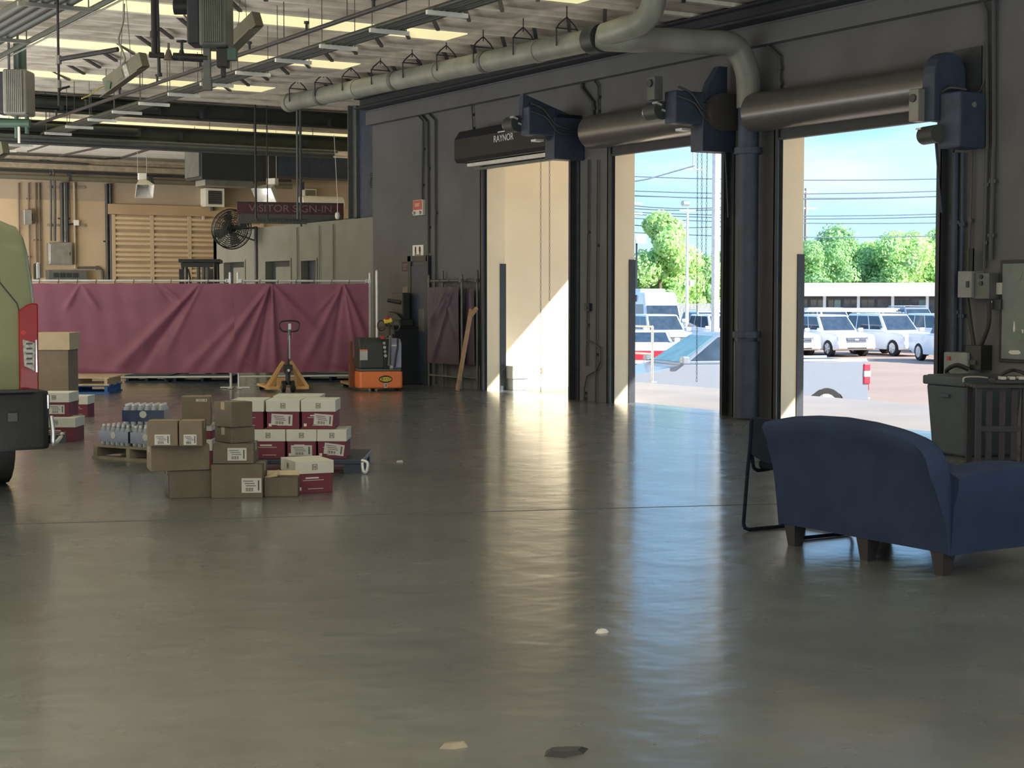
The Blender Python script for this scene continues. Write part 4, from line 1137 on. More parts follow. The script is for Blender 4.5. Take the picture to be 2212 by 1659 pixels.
# dark girders across the hall
for i, (zb, zt, y, lb) in enumerate(((4.97, 5.28, 30.2, 'upper dark steel girder crossing the hall above the fence'), (4.64, 4.93, 31.4, 'lower dark steel girder crossing the hall above the office'))):
    t = thing('steel_girder', lb, 'beam', (-10, y, zb))
    L = 26.2
    MB().box2((0, -.10, 0), (L, .10, .03)).box2((0, -.10, zt - zb - .03), (L, .10, zt - zb)).box2((0, -.015, .03), (L, .015, zt - zb - .03)).build('beam', 'dark_olive', t)
    MB().box2((0, -.12, .06), (L - 5.9, -.05, zt - zb - .05)).build('side_plate', 'dark_olive', t)
    MB().cyl((0, -.20, .16), (L - 6, -.20, .16), .06, 12).build('pipe', 'dark_olive', t, smooth=True)
    for k in range(10):
        MB().box((2.2 + k * 2.7, -.14, .10), (.05, .16, .14)).build('bracket', 'dark_steel', t)
t = thing('conduit_group', 'thin conduits run just below the lower girder', 'conduit', (-10, 31.2, 4.60))
for i in range(3): MB().cyl((0, .12 * i, -.05 * i), (24.5, .12 * i, -.05 * i), .032, 8).build('conduit', 'grey_steel', t, smooth=True)
# thin pipes over the far bay
for i, (a_, b_, m_, rr_, lb) in enumerate((((60, 327, 34), (196, 283, 31.6), 'wood_dark', .02, 'thin dark pipe slanting over the far bay, left one'),
        ((128, 337, 37.5), (262, 308, 34), 'wood_dark', .024, 'thin dark pipe slanting over the far bay, middle one'),
        ((262, 341, 38.2), (392, 300, 33.0), 'wood_dark', .028, 'thick dark pipe slanting over the far bay near the hanging lamp'),)):
    pipe_run('far_pipe', lb, 'pipe', [D(*a_), D(*b_)], rr_, m_)
p_ = [D(x, y, t_) for x, y, t_ in ((-30, 329, 37.2), (128, 337, 37.5), (225, 343, 38), (262, 341, 38.2))]
pipe_run('far_main_pipe', 'thin dark main pipe level across the far bay', 'pipe', p_, .025, 'wood_dark')
# pale pipe along the back wall with clamps, darker line above it
t = thing('wall_pipe', 'long pale pipe level along the tan back wall', 'pipe', (-10, 40.55, 4.50))
MB().cyl((0, 0, 0), (27.5, 0, 0), .065, 14).build('pipe', 'lamp_shell', t, smooth=True)
for k in range(9): MB().box((11 + 2.1 * k, 0, .03), (.06, .16, .20)).build('clamp', 'dark_steel', t)
t = thing('wall_conduit', 'dark conduit just above the pale pipe on the back wall, turning down', 'conduit', (-10, 40.6, 4.66))
MB().cyl((0, 0, 0), (27.5, 0, 0), .035, 10).build('conduit', 'dark_steel', t, smooth=True)
for i, dz in enumerate((.22, .36)):
    w0 = WY(118 - 8 * i, 500, 40.6).x + 10
    MB().tube(bezier([(0, 0, dz), (w0 - .8, 0, dz), (w0 - .25, 0, dz - .08), (w0, 0, dz - .30), (w0, 0, -1.72)], 6), .035 - .008 * i, 10).build('bent_conduit', 'conduit', t, smooth=True)

# ================================================================== HEATERS, LAMPS, DUCT
def unit_heater(label, px, pyb, t_, w, h, m, posts):
    c = D(px, pyb, t_)
    r = thing('unit_heater', label, 'heater', c, YAW)
    b = MB().box((0, 0, h / 2), (w, .42, h)); b.build('case', m, r, bevel=.03, seg=3)
    for k in range(9): MB().box((-w / 2 + .06 + (w - .12) * k / 8, -.225, h / 2), (.016, .04, h * .92)).build('fin', m, r)
    MB().box((-w / 2 - .07, .05, h / 2), (.14, .36, h * .92)).build('fan_shroud', 'dark_steel', r, bevel=.02)
    MB().cyl((-w / 2 - .13, .05, h * .52), (-w / 2 - .30, .05, h * .52), .085, 16).build('motor', 'black_plastic', r, smooth=True)
    MB().tube(bezier([(-w / 2 - .2, .05, h * .42), (-w / 2 - .14, .02, h * .30), (-w / 2 - .10, .0, h * .16)]), .012, 6).build('cable', 'wood_board', r)
    for x in posts: MB().cyl((x, -.1, h), (x, -.1, h + (5.3 - c.z - h)), .018, 8).build('hanger_rod', 'grey_steel', r)
    return r
u2 = unit_heater('large dark unit heater with a fan motor hanging at the top of the frame', 468, 105, 17.0, .29, .85, 'heater', (-.05,))
MB().box((.07, -.02, -.10), (.12, .14, .20)).box((.07, -.02, -.24), (.05, .05, .12)).build('drain_trap', 'black_plastic', u2, bevel=.01)
MB().box((-.10, 0, -.16), (.07, .07, .34)).box((-.10, 0, -.37), (.09, .09, .12)).build('condensate_leg', 'grey_steel', u2)
MB().box((.17, -.05, -.07), (.09, .10, .12)).build('control_box', 'green_paint', u2)
u1 = unit_heater('smaller pale finned unit heater hanging at the left edge', 42, 250, 22.0, .32, .60, 'heater_pale', (-.10, .02))
MB().box((.02, 0, .78), (.14, .12, .36)).build('strut', 'green_paint', u1)
MB().cyl((-.30, 0, -.10), (.14, 0, -.10), .06, 10).cyl((-.04, 0, 0), (-.04, 0, -.30), .03, 8).cyl((.10, 0, 0), (.10, 0, -.24), .03, 8).build('pipe_stub', 'green_paint', u1, smooth=True)
MB().box((.0, -.03, -.26), (.03, .03, .22)).build('white_tag', 'white_paint', u1)
# piping with two valves under the large heater
q = D(333, 118, 17.0)
t = thing('valve_piping', 'dark pipe with two hand valves feeding the large heater', 'pipe', q, YAW)
MB().cyl((0, 0, 0), (0, 0, 1.0), .030, 10).cyl((0, 0, .18), (0, 0, .24), .042, 10).build('supply_pipe', 'wood_dark', t, smooth=True)
MB().cyl((.05, 0, -.20), (.03, .0, 1.0), .018, 8).cyl((.055, 0, -.225), (.055, 0, -.19), .026, 8).build('drop_pipe', 'wood_dark', t, smooth=True)
MB().cyl((-.05, 0, 0), (.10, 0, -.01), .032, 10).cyl((.20, 0, -.02), (.56, 0, -.04), .042, 12).build('level_pipe', 'black_plastic', t, smooth=True)
for x, top_, hm in ((.15, .12, 0), (.285, .13, 1)):
    v = MB().cyl((x, 0, -.055), (x, 0, .05), .055 if not hm else .045, 12, .02).cyl((x, 0, .03), (x, 0, top_), .013, 8)
    if hm: v.cyl((x, 0, top_), (x, 0, top_ + .014), .055, 14)
    v.build('valve', 'conduit_brown' if not hm else 'dark_steel', t, smooth=True)
def strip_lamp(label, p, q, drop, w=.11):
    p, q = D(*p), D(*q); u = (q - p)
    r = thing('shop_lamp', label, 'lamp', p)
    rot_up = (0, 0, 1)
    MB().bar((0, 0, 0), u, w, .17).build('housing', 'lamp_shell', r, bevel=.006)
    side = Vector((u.y, -u.x, 0)).normalized()
    dn = Vector((0, 0, -1))
    b = MB()
    qd = [dn * .085 - side * .05 + u * .02, u * 1.02 + dn * .085 - side * .05, u * 1.10 + dn * .17 + side * .17, u * .10 + dn * .17 + side * .17]
    b.plate(qd, .008); b.build('reflector', 'lamp_shell', r)
    s = -Vector((HF.x, HF.y, 0)) * (w / 2 + .012)
    MB().bar(u * .50 + s, u * .60 + s, .012, .15).build('ballast_plate', 'lens_clear', r)
    MB().bar(u * .30 + s, u * .46 + s, .012, .10).build('ballast_cover', 'heater', r)
    MB().bar(u * .02 + s, u * .14 + s + dn * .05, .03, .09).build('junction', 'green_paint', r)
    c = u * .5 + Vector((0, 0, .08)); z1 = 5.23 - p.z
    for k in (.35, .65): MB().tube([u * k + Vector((0, 0, .06)), (u * .5).xy.to_3d() + Vector((0, 0, z1))], .004, 5).build('wire', 'grey_steel', r)
    return r
s1 = strip_lamp('tilted shop lamp with yellow parts hanging left of the valves', (232, 186, 18.9), (312, 128, 18.5), 0)
MB().tube(bezier([(0, 0, 0), (-.10, -.02, -.03), (-.22, -.05, -.12), (-.32, -.06, -.17)]), .008, 6).build('cord', 'yellow_cable', s1)
b0 = D(268, 8, 18.5) - s1.location; b1_ = D(256, 85, 18.6) - s1.location; b2_ = D(270, 128, 18.6) - s1.location; b3_ = D(262, 142, 18.6) - s1.location
MB().tube(bezier([b0, b0.lerp(b1_, .5) + Vector((.02, 0, 0)), b1_, b1_.lerp(b2_, .5), b2_, b3_]), .012, 7).build('flexible_conduit', 'heater_pale', s1, smooth=True)
strip_lamp('tilted shop lamp with a grey reflector right of the large heater', (492, 104, 18.0), (557, 40, 17.6), 0)
s3 = strip_lamp('dark shop lamp end hanging low at the left edge', (-40, 352, 22.4), (12, 318, 22.0), 0)
def high_bay(label, px, py, t_, w, m, yaw, tube=False):
    c = D(px, py, t_)
    r = thing('hanging_lamp', label, 'lamp', c, yaw)
    k = w / 2
    # square flared reflector opening down and to the front
    lo = [(-k, -k * .9, -.20), (k, -k * .9, -.20), (k, k * .9, -.20), (-k, k * .9, -.20)]
    hi = [(-k * .45, -k * .4, .12), (k * .45, -k * .4, .12), (k * .45, k * .4, .12), (-k * .45, k * .4, .12)]
    rot = Matrix.Rotation(R(-52), 3, 'X')
    vs = [rot @ Vector(v) for v in lo + hi]
    vi = [rot @ (Vector(v) * .96 + Vector((0, 0, -.012))) for v in lo + hi]
    b = MB().add(vs + vi, [(0, 1, 5, 4), (1, 2, 6, 5), (2, 3, 7, 6), (3, 0, 4, 7), (4, 5, 6, 7), (8, 12, 13, 9), (9, 13, 14, 10), (10, 14, 15, 11), (11, 15, 12, 8), (12, 15, 14, 13), (0, 8, 9, 1), (1, 9, 10, 2), (2, 10, 11, 3), (3, 11, 8, 0)])
    b.build('reflector', m, r)
    g = rot @ Vector((0, 0, .06)); MB().box(g, (k * .9, k * .7, .05), rot).build('lamp_glass', 'lamp_on' if tube else 'lens_clear', r)
    MB().box((0, .16, .22), (k * .9, .14, .15)).build('ballast', m, r, bevel=.01)
    for s in (-.10, .10): MB().cyl((s, .16, .28), (s, .16, 5.3 - c.z), .005, 6).build('chain', 'galv', r)
    return r
high_bay('white flared hanging lamp left of the louvred heater', 310, 402, 36, .40, 'lamp_white', YAW + R(22))
hb = high_bay('brighter white flared hanging lamp above the visitor sign', 580, 414, 35, .50, 'lamp_white', YAW - R(24), True)
MB().tube(bezier([(-.10, .1, .12), (-.32, .1, .10), (-.36, .1, -.02), (-.22, .05, -.12)]), .014, 7).build('cable', 'yellow_cable', hb)
# big dark duct with a square plenum and taper
q = D(418, 355, 35.2)
t = thing('air_duct', 'large dark air duct with a square fan section hung over the office', 'duct', (q.x, q.y, q.z), 0)
MB().box2((0, -.5, -.34), (1.42, .5, .38)).build('fan_section', 'dark_steel', t, bevel=.01)
MB().box2((-.04, -.44, -.28), (.02, .44, .30)).build('intake_frame', 'grey_steel', t)
MB().hexa([(1.42, -.5, -.34), (1.42, .5, -.34), (1.42, .5, .38), (1.42, -.5, .38), (1.80, -.4, -.20), (1.80, .4, -.20), (1.80, .4, .24), (1.80, -.4, .24)]).build('taper', 'dark_steel', t)
MB().box2((1.80, -.4, -.21), (4.9, .4, .25)).build('duct', 'flare_blue_steel', t)
for x in (.2, 1.2, 2.6, 3.9): 
    for y in (-.46, .46): MB().cyl((x, y, .2), (x, y, 5.3 - q.z), .008, 6).build('hanger_rod', 'grey_steel', t)
MB().box2((.15, -.30, -.46), (1.25, .30, -.34)).build('drip_tray', 'heater_pale', t)
# pair of vertical conduits dropping to the office roof
for i, (px, rr_, m_, lb) in enumerate(((553, .022, 'wood_dark', 'thin dark vertical pipe left of the bright hanging lamp'), (578, .012, 'wood_dark', 'thin vertical wire pipe crossing the bright hanging lamp'),
                                 (643, .022, 'grey_steel', 'left of two close grey vertical pipes above the sign'), (650, .026, 'conduit', 'right of two close grey vertical pipes above the sign'))):
    c = D(px, 460, 31.8); pipe_run('vertical_pipe', lb, 'pipe', [(c.x, c.y, 3.08), (c.x, c.y, 5.31)], rr_, m_)
c = D(729, 466, 30.5)
t = thing('pull_cord_weight', 'small white oval weight hanging on a cord above the office wall', 'cord', c)
MB().tube([(0, 0, -.07), (0, 0, -.05), (0, 0, .0), (0, 0, .05), (0, 0, .07)], [.012, .04, .048, .04, .012], 12).build('weight', 'white_paint', t, smooth=True)
MB().tube([(0, 0, .07), (.0, 0, .35), (-.06, 0, 1.5)], .006, 5).build('cord', 'galv', t)

# ================================================================== OFFICE ROOF, SIGN, FAN
sg0, sg1 = D(512, 455, 33.0), D(742, 455, 33.6)
t = thing('visitor_sign', 'long maroon sign reading VISITOR SIGN-IN standing above the office wall', 'sign', (sg0.x, sg0.y, 0), math.atan2(sg1.y - sg0.y, sg1.x - sg0.x))
L = (sg1 - sg0).length
zt_, zm = 1.6 + (637 - 440) / 3500 * 33.2, 1.6 + (637 - 464) / 3500 * 33.2
MB().box2((0, -.02, zm), (L, .02, zt_)).build('panel', 'sign_maroon', t)
MB().box2((0, -.025, zt_), (L, .02, zt_ + .02)).build('edge_trim', 'dark_steel', t)
MB().box2((0.02, -.02, 3.05), (L, .02, zm)).build('lower_panel', 'sign_grey', t)
text('VISITOR SIGN-IN', .205, 'sign_letter', t, (L * .50, -.024, (zm + zt_) / 2), (PI / 2, 0, 0), 'lettering', sx=1.12)
text('ALL VISITORS MUST', .10, 'dark_steel', t, (L * .42, -.024, zm - .12), (PI / 2, 0, 0), 'small_lettering', sx=1.2)
for x in (.05, L * .6, L - .05): MB().box2((x - .02, .02, 3.0), (x + .02, .05, zt_)).build('support', 'grey_steel', t)
# white tank and box behind on the office roof
c = WY(692, 430, 38.5)
t = thing('white_tank', 'white rounded tank lying on the office roof behind the sign', 'tank', (c.x, 38.5, 0))
MB().cyl((-.55, 0, 3.95), (.60, 0, 3.95), .19, 24).build('shell', 'white_paint', t, smooth=True)
MB().box((-.35, 0, 3.42), (.10, .35, .72)).box((.4, 0, 3.42), (.10, .35, .72)).build('cradle', 'grey_steel', t)
c = WY(667, 405, 40.9)
t = thing('wall_cabinet', 'beige box on the back wall above the white tank', 'cabinet', (c.x, 40.9, 4.10))
MB().box((0, 0, .17), (.36, .2, .42)).build('case', 'off_white', t, bevel=.01)
MB().box((.0, -.104, .17), (.30, .008, .36)).build('door', 'lamp_shell', t)
# wall fan
def fan():
    c = D(500, 495, 35.2)
    r = thing('wall_fan', 'round dark caged fan on a bracket high on the office wall', 'fan', c, YAW + R(30))
    rot = Matrix.Rotation(R(14), 3, 'X')
    def ring(rad, y, tr, name='cage_ring'):
        MB().tube([rot @ Vector((rad * math.cos(2 * PI * k / 36), y, rad * math.sin(2 * PI * k / 36))) for k in range(36)], tr, 6, closed=True).build(name, 'dark_steel', r)
    R_ = .42
    for s, y in ((0, -.09), (0, .09)): ring(R_, y, .014)
    for rad, dy in ((.38, .11), (.34, .12), (.30, .13), (.26, .14), (.22, .145), (.17, .15), (.12, .152), (.08, .155)): ring(rad, -dy, .006); ring(rad, dy, .006)
    for k in range(32):
        a = 2 * PI * k / 32
        b = MB()
        for s in (-1, 1):
            b.tube([rot @ Vector((rad * math.cos(a), s * y, rad * math.sin(a))) for rad, y in ((R_, .09), (.34, .12), (.17, .15), (.05, .155))], .004, 4)
        b.build('cage_wire', 'dark_steel', r)
    for k in range(4):
        a = 2 * PI * k / 4 + .4; u = Vector((math.cos(a), 0, math.sin(a))); v = Vector((-math.sin(a), 0, math.cos(a)))
        q = [u * .07 - v * .05 + Vector((0, .03, 0)), u * .36 - v * .12 + Vector((0, .05, 0)), u * .36 + v * .10 + Vector((0, -.04, 0)), u * .07 + v * .05 + Vector((0, -.03, 0))]
        MB().plate([rot @ x for x in q], .004).build('blade', 'heater', r)
    MB().cyl(rot @ Vector((0, 0, 0)), rot @ Vector((0, .32, 0)), .10, 18).build('motor', 'black_plastic', r, smooth=True)
    w0 = WX(556, 500, XW) - c; inv = Matrix.Rotation(-(YAW + R(30)), 3, 'Z'); w0 = inv @ w0
    MB().tube([(0, .30, 0), w0 + Vector((0, 0, .08))], .022, 8).build('bracket_arm', 'dark_steel', r)
    MB().tube([(0, .30, -.02), w0 + Vector((0, 0, -.22))], .014, 8).build('brace', 'dark_steel', r)
fan()
# thin pipes down the office wall
for i, (px, w_, lb) in enumerate(((553, .055, 'thick conduit down the office wall beside the fan bracket'), (642, .02, 'thin conduit down the office wall between two doors'), (690, .016, 'thin bent conduit down the office wall right of the dark doorway'), (720, .022, 'thin conduit down the office wall toward the pale post'))):
    c = WX(px, 560, XW - .03)
    pipe_run('office_conduit', lb, 'conduit', [(XW - .035, c.y, .02), (XW - .035, c.y, 3.0 if i else 3.1)], w_ * .7, 'partition' if i != 0 else 'grey_steel')
c = WX(646, 555, XW - .02)
t = thing('switch_box', 'small switch box on the office wall between two doors', 'switch', (XW - .03, c.y, 1.65)); MB().box((0, 0, 0), (.05, .08, .12)).build('case', 'grey_steel', t); MB().box((-.03, 0, 0), (.01, .02, .04)).build('toggle', 'white_paint', t)

# ================================================================== THINGS ON THE DOCK WALL
def wallrect(px0, py0, px1, py1, X):
    a, b = WX(px0, py0, X), WX(px1, py1, X)
    return b.y, a.y, min(a.z, b.z), max(a.z, b.z)
def wall_box(name, label, cat, rect, depth, m, bevel=.004, X=XW):
    y0, y1, z0, z1 = wallrect(*rect, X - depth)
    r = thing(name, label, cat, (X, (y0 + y1) / 2, z0))
    MB().box2((-depth, -(y1 - y0) / 2, 0), (-.002, (y1 - y0) / 2, z1 - z0)).build('case', m, r, bevel=bevel)
    return r, (y1 - y0), (z1 - z0)
FR = (PI / 2, 0, -PI / 2)
def wall_conduit(label, pts, r=.020, X=XW - .04, m='conduit', group=None):
    P = [WX(x, y, X) for x, y in pts]
    t = thing('wall_conduit', label, 'conduit', P[-1], 0, group)
    MB().tube([p - P[-1] for p in P], r, 8).build('conduit', m, t, smooth=True)
    for k in (.35, .8):
        i = len(P) - 2; c = P[i].lerp(P[-1], k) - P[-1]
        MB().box((.015, c.y, c.z), (.05, r * 3.6, .04)).build('strap', m, t)
    return t
wall_conduit('left of three bent conduits down to the exit sign', [(893, 200), (893, 238), (914, 262), (911, 434)])
wall_conduit('middle of three bent conduits, ending over the restroom door', [(901, 203), (902, 240), (923, 264), (925, 548)], .024)
wall_conduit('right of three bent conduits left of the first dock door', [(919, 200), (921, 240), (940, 260), (940, 830)])
wall_conduit('straight thin conduit just left of the first dock door', [(1012, 185), (1019, 225), (1022, 290)], .012)
wall_conduit('bent conduit between first and second dock doors ending at the hood', [(1255, 122), (1257, 190), (1281, 222), (1280, 258)], .03)
wall_conduit('short bent conduit right of the one between first and second doors', [(1278, 168), (1292, 186), (1291, 254)], .016)
wall_conduit('bent conduit above the left end of the nearest hood', [(1651, 38), (1650, 88), (1684, 122), (1684, 195)], .022)
wall_conduit('left of two long conduits at the right of the nearest door', [(2118, -10), (2132, 28), (2133, 300), (2126, 580)], .022)
wall_conduit('right of two long conduits at the right of the nearest door', [(2147, -10), (2147, 300), (2140, 560)], .026)
wall_conduit('thin conduit curving from the long pair to the door opener', [(2134, 130), (2130, 168), (2118, 195), (2096, 214)], .012)
wall_conduit('thin conduit from the opener down to the control boxes', [(2100, 312), (2098, 420), (2092, 582)], .014)
for i, (px, yt, yb, r_, lb) in enumerate(((1270, 345, 790, .018, 'thin vertical conduit on the pier between first and second doors'), (1290, 345, 870, .014, 'thinner conduit right on the pier between first and second doors'), (2064, 330, 760, .04, 'thick vertical channel beside the right jamb of the nearest door'), (2080, 330, 770, .022, 'vertical conduit right of the thick channel by the nearest door'))):
    wall_conduit(lb, [(px, yt), (px - 4, yb)], r_, m='flare_blue_steel' if i > 1 else 'conduit')
wall_conduit('looped cable low on the pier between first and second doors', [(1268, 735), (1282, 742), (1296, 752), (1297, 780), (1288, 800), (1268, 812), (1262, 840), (1262, 866)], .012)
r, w_, h_ = wall_box('pull_switch', 'small dark pull switch on the pier between first and second doors', 'switch', (1262, 655, 1272, 672), .06, 'dark_steel'); MB().box((-.07, 0, .05), (.02, .03, .05)).build('button', 'grey_steel', r)
# exit sign with emergency lamps
r, w_, h_ = wall_box('exit_sign', 'red and white exit sign above the restroom door', 'sign', (892, 433, 913, 464), .06, 'off_white')
mat('exit_red', (.55, .10, .08), .5, var=.05)
MB().box((-.064, 0, h_ * .66), (.008, w_ * .88, h_ * .62)).build('red_face', 'exit_red', r)
text('EXIT', .085, 'off_white', r, (-.069, 0, h_ * .66), FR)
for s in (-1, 1): MB().cyl((-.06, s * w_ * .3, h_ * .17), (-.10, s * w_ * .3, h_ * .15), .03, 12).build('emergency_lamp', 'lens_clear', r)
# restroom sign
r, w_, h_ = wall_box('restroom_sign', 'square white restroom sign with two dark figures above the blue door', 'sign', (891, 530, 914, 553), .02, 'white_paint')
f = MB()
for s in (-1, 1):
    y = s * w_ * .2
    f.box((-.024, y, h_ * .80), (.004, .03, .03)).box((-.024, y, h_ * .60), (.004, .045 if s > 0 else .06, .08)).box((-.024, y - .012, h_ * .36), (.004, .014, .07)).box((-.024, y + .012, h_ * .36), (.004, .014, .07))
for o_ in (0,): f.build('figures', 'label_ink', r)
MB().box((-.024, 0, h_ * .12), (.004, w_ * .6, .014)).build('print', 'label_ink', r)
r, w_, h_ = wall_box('fire_notice', 'small dark red notice left of the restroom door', 'sign', (868, 566, 883, 585), .02, 'sign_red' if 'sign_red' in M else 'sign_maroon')
MB().box((-.024, 0, h_ * .70), (.004, w_ * .7, .03)).box((-.024, 0, h_ * .5), (.004, w_ * .6, .02)).box((-.024, 0, h_ * .22), (.004, w_ * .55, .04)).build('print', 'grey_steel', r)
r, w_, h_ = wall_box('paper_notice', 'sheet of paper on the wall left of the restroom door', 'paper', (870, 620, 886, 653), .006, 'hood_beige', bevel=0)
MB().box((-.009, 0, h_ * .8), (.003, w_ * .6, .02)).box((-.009, 0, h_ * .55), (.003, w_ * .7, .012)).box((-.009, 0, h_ * .45), (.003, w_ * .7, .012)).build('print', 'grey_steel', r)
r, w_, h_ = wall_box('round_wall_fan', 'dim round exhaust fan on the painted annex shade above the office', 'fan', (797, 372, 813, 404), .03, 'flare_blue_steel', X=XW + .22)
for rad in (.14, .10, .06): MB().tube([(-.05, rad * math.cos(2 * PI * k / 24), h_ / 2 + rad * math.sin(2 * PI * k / 24)) for k in range(24)], .008, 6, closed=True).build('cage_ring', 'heater', r)
# junction boxes at the right of the nearest door
r, w_, h_ = wall_box('control_box', 'pale grey door control box with a dark latch right of the nearest door', 'electrical box', (2069, 586, 2098, 643), .20, 'box_grey', .006)
MB().box((-.208, -w_ * .25, h_ * .5), (.012, .035, .07)).build('latch', 'dark_steel', r)
for s in (.2, .8): MB().cyl((-.1, 0, h_), (-.1, 0, h_ + .25), .03, 10).build('conduit', 'conduit', r)
r, w_, h_ = wall_box('switch_gear', 'darker box with push buttons beside the pale control box', 'electrical box', (2103, 590, 2136, 646), .16, 'grey_steel', .006)
for z in (.85, .6): MB().cyl((-.16, 0, h_ * z), (-.175, 0, h_ * z), .025, 12).build('push_button', 'black_plastic', r)
MB().box((-.03, -w_ / 2 - .04, h_ * .4), (.05, .07, h_ * .45)).build('terminal', 'label', r)
MB().box((-.03, -w_ / 2 - .02, h_ * -.2), (.07, .12, h_ * .4)).build('relay', 'dark_steel', r)
for (a_, b_, c_) in (((2090, 645), (2097, 700), (2104, 745)), ((2136, 650), (2136, 700), (2120, 745))):
    P = [WX(x, y, XW - .1) for x, y in (a_, b_, c_)]
    t = thing('power_cable', 'left black cable hanging below the control boxes' if a_[0] == 2090 else 'right black cable hanging below the switch gear', 'cable', P[0]); MB().tube([p - P[0] for p in bezier(P)], .022, 8).build('cable', 'black_plastic', t, smooth=True)
r, w_, h_ = wall_box('plug_box', 'black box where both hanging cables end', 'electrical box', (2085, 745, 2118, 800), .18, 'black_plastic')
MB().box((-.19, 0, h_ * .3), (.02, w_ * .5, .05)).build('socket', 'charcoal', r)
r, w_, h_ = wall_box('hose_reel', 'pale beige cabinet low beside the right jamb, partly behind the bin', 'cabinet', (2038, 760, 2088, 852), .22, 'box_grey', .015)
MB().box((-.23, w_ * .25, h_ * .85), (.012, .04, .04)).build('badge', 'red_paint', r)
MB().tube(bezier([(-.22, -.2, h_ * .6), (-.3, -.1, h_ * .7), (-.3, .05, h_ * .55), (-.26, .0, h_ * .35)]), .025, 8).build('hose', 'black_plastic', r, smooth=True)
r, w_, h_ = wall_box('wall_map', 'framed site map in green shades on the wall at the right edge', 'map', (2161, 562, 2290, 788), .03, 'wood_dark', .004)
MB().box((-.034, 0, h_ / 2), (.006, w_ - .08, h_ - .08)).build('sheet', 'map_sheet', r)
mp = random.Random(4)
for (y, z, ww, hh, m_) in ((.05, .76, .30, .12, 'map_green'), (.2, .86, .18, .1, 'map_green'), (-.05, .42, .62, .26, 'map_green'), (.22, .25, .25, .12, 'map_green'), (.22, .10, .2, .05, 'off_white'), (-.1, .14, .3, .08, 'map_green'), (.1, .33, .04, .1, 'off_white'), (.24, .34, .03, .12, 'off_white')):
    n = 9; pts = []
    for k in range(n):
        a = 2 * PI * k / n; pts.append(((y + ww / 2 * (.75 + .4 * mp.random()) * math.cos(a)) * w_ / .9 * .9, h_ * (z + hh / 2 * (.75 + .4 * mp.random()) * math.sin(a))))
    MB().prism(pts, -.0405 - .001 * mp.random(), -.037, 'x').build('map_patch', m_, r)
c = WX(2149, 652, XW)
t = thing('small_plate', 'small dark plate on the wall left of the map', 'plate', (XW - .02, c.y, c.z)); MB().box((0, 0, 0), (.03, .10, .06)).build('plate', 'conduit', t); MB().cyl((-.016, 0, 0), (-.022, 0, 0), .01, 8).build('screw', 'galv', t)

# ------------------------------------------------------------------ door openers
def opener(label, y, z, arm=True, box_m='dark_steel', flip=1):
    r = thing('door_opener', label, 'door opener', (XW, y, z))
    MB().box2((-.55, -.16, -.50), (-.02, .10, .12)).build('bracket', 'flare_blue_steel', r, bevel=.01)
    if arm: MB().add([(-.02, .0, .12), (-.98, .12, .46), (-1.0, .12, .10), (-.5, .0, -.25), (-.02, -.06, .12), (-.98, .02, .46), (-1.0, .02, .10), (-.5, -.06, -.25)], [(0, 1, 2, 3), (7, 6, 5, 4), (0, 4, 5, 1), (1, 5, 6, 2), (2, 6, 7, 3), (3, 7, 4, 0)]).build('arm_plate', 'flare_blue_steel', r)
    MB().box2((-.98, -.14, -.16), (-.50, .10, .26)).build('gearbox', 'flare_blue_steel', r, bevel=.02)
    c = Vector((-1.02, .20, .02))
    MB().cyl(c + Vector((0, -.1, 0)), c + Vector((0, .16, 0)), .12, 20).build('motor', 'charcoal', r, smooth=True)
    MB().cyl(c + Vector((0, .16, 0)), c + Vector((0, .20, 0)), .10, 20).build('motor_cap', 'galv', r, smooth=True)
    for k in range(3): MB().box((-1.08 + .10 * k, .12, .10 - .09 * k), (.09, .10, .022), (0, R(20), 0)).build('cooling_fin', 'galv_pale', r)
    MB().box((-.72, .04, -.22), (.14, .14, .03)).build('chain_guide', 'galv_pale', r)
    MB().tube(bezier([(-.95, -.16, .30), (-.75, -.18, .22), (-.55, -.18, .02), (-.25, -.17, -.05), (-.04, -.12, -.02)]), .016, 7).build('cable', 'conduit', r, smooth=True)
    MB().tube(bezier([(-.95, -.16, .18), (-.70, -.18, .10), (-.50, -.18, -.10), (-.22, -.17, -.12), (-.04, -.12, -.10)]), .014, 7).build('cable', 'conduit', r, smooth=True)
    return r
opener('door opener with slanting arm plate at the top right of the far dock door', DOORS[0][0] - .12, 4.12)
o2 = opener('door opener with a pale switch box at the top right of the middle dock door', DOORS[1][0] + .0, 3.97, arm=False)
MB().box((-1.10, .14, .30), (.14, .16, .30)).build('switch_box', 'grey_steel', o2, bevel=.01)
MB().cyl((-1.18, .14, .36), (-1.20, .14, .36), .05, 16).build('dial', 'charcoal', o2)
MB().prism([(-.50, .12), (-.10, .12), (-.10, .62), (-.24, .62), (-.40, .40)], -.10, .02, 'y').build('chain_cover', 'flare_blue_steel', o2, bevel=.01)
# the nearest opener hangs below its drum on the wall
r = thing('door_opener', 'door opener hanging below an arched chain cover right of the nearest dock door', 'door opener', (XW, DOORS[2][0] - .22, 3.55))
prof = [(-.52, -.05)] + [(-.28 - .24 * math.cos(R(t_)), .46 + .24 * math.sin(R(t_))) for t_ in range(0, 181, 20)] + [(-.04, -.05)]
MB().prism(prof, -.12, .06, 'y').build('chain_cover', 'flare_blue_steel', r, bevel=.012)
MB().box2((-.02, -.32, .02), (0, .10, .76)).build('wall_plate', 'dark_steel', r)
MB().box2((-.62, .02, -.05), (-.46, .16, .30)).build('switch_box', 'heater_pale', r, bevel=.01)
MB().cyl((-.62, .09, .2), (-.64, .09, .2), .045, 16).build('dial', 'charcoal', r)
MB().box2((-.44, -.42, -.36), (-.04, -.12, .24)).build('gearbox', 'flare_blue_steel', r, bevel=.02)
MB().cyl((-.50, -.18, -.20), (-.44, .10, -.20), .10, 20).build('motor', 'charcoal', r, smooth=True)
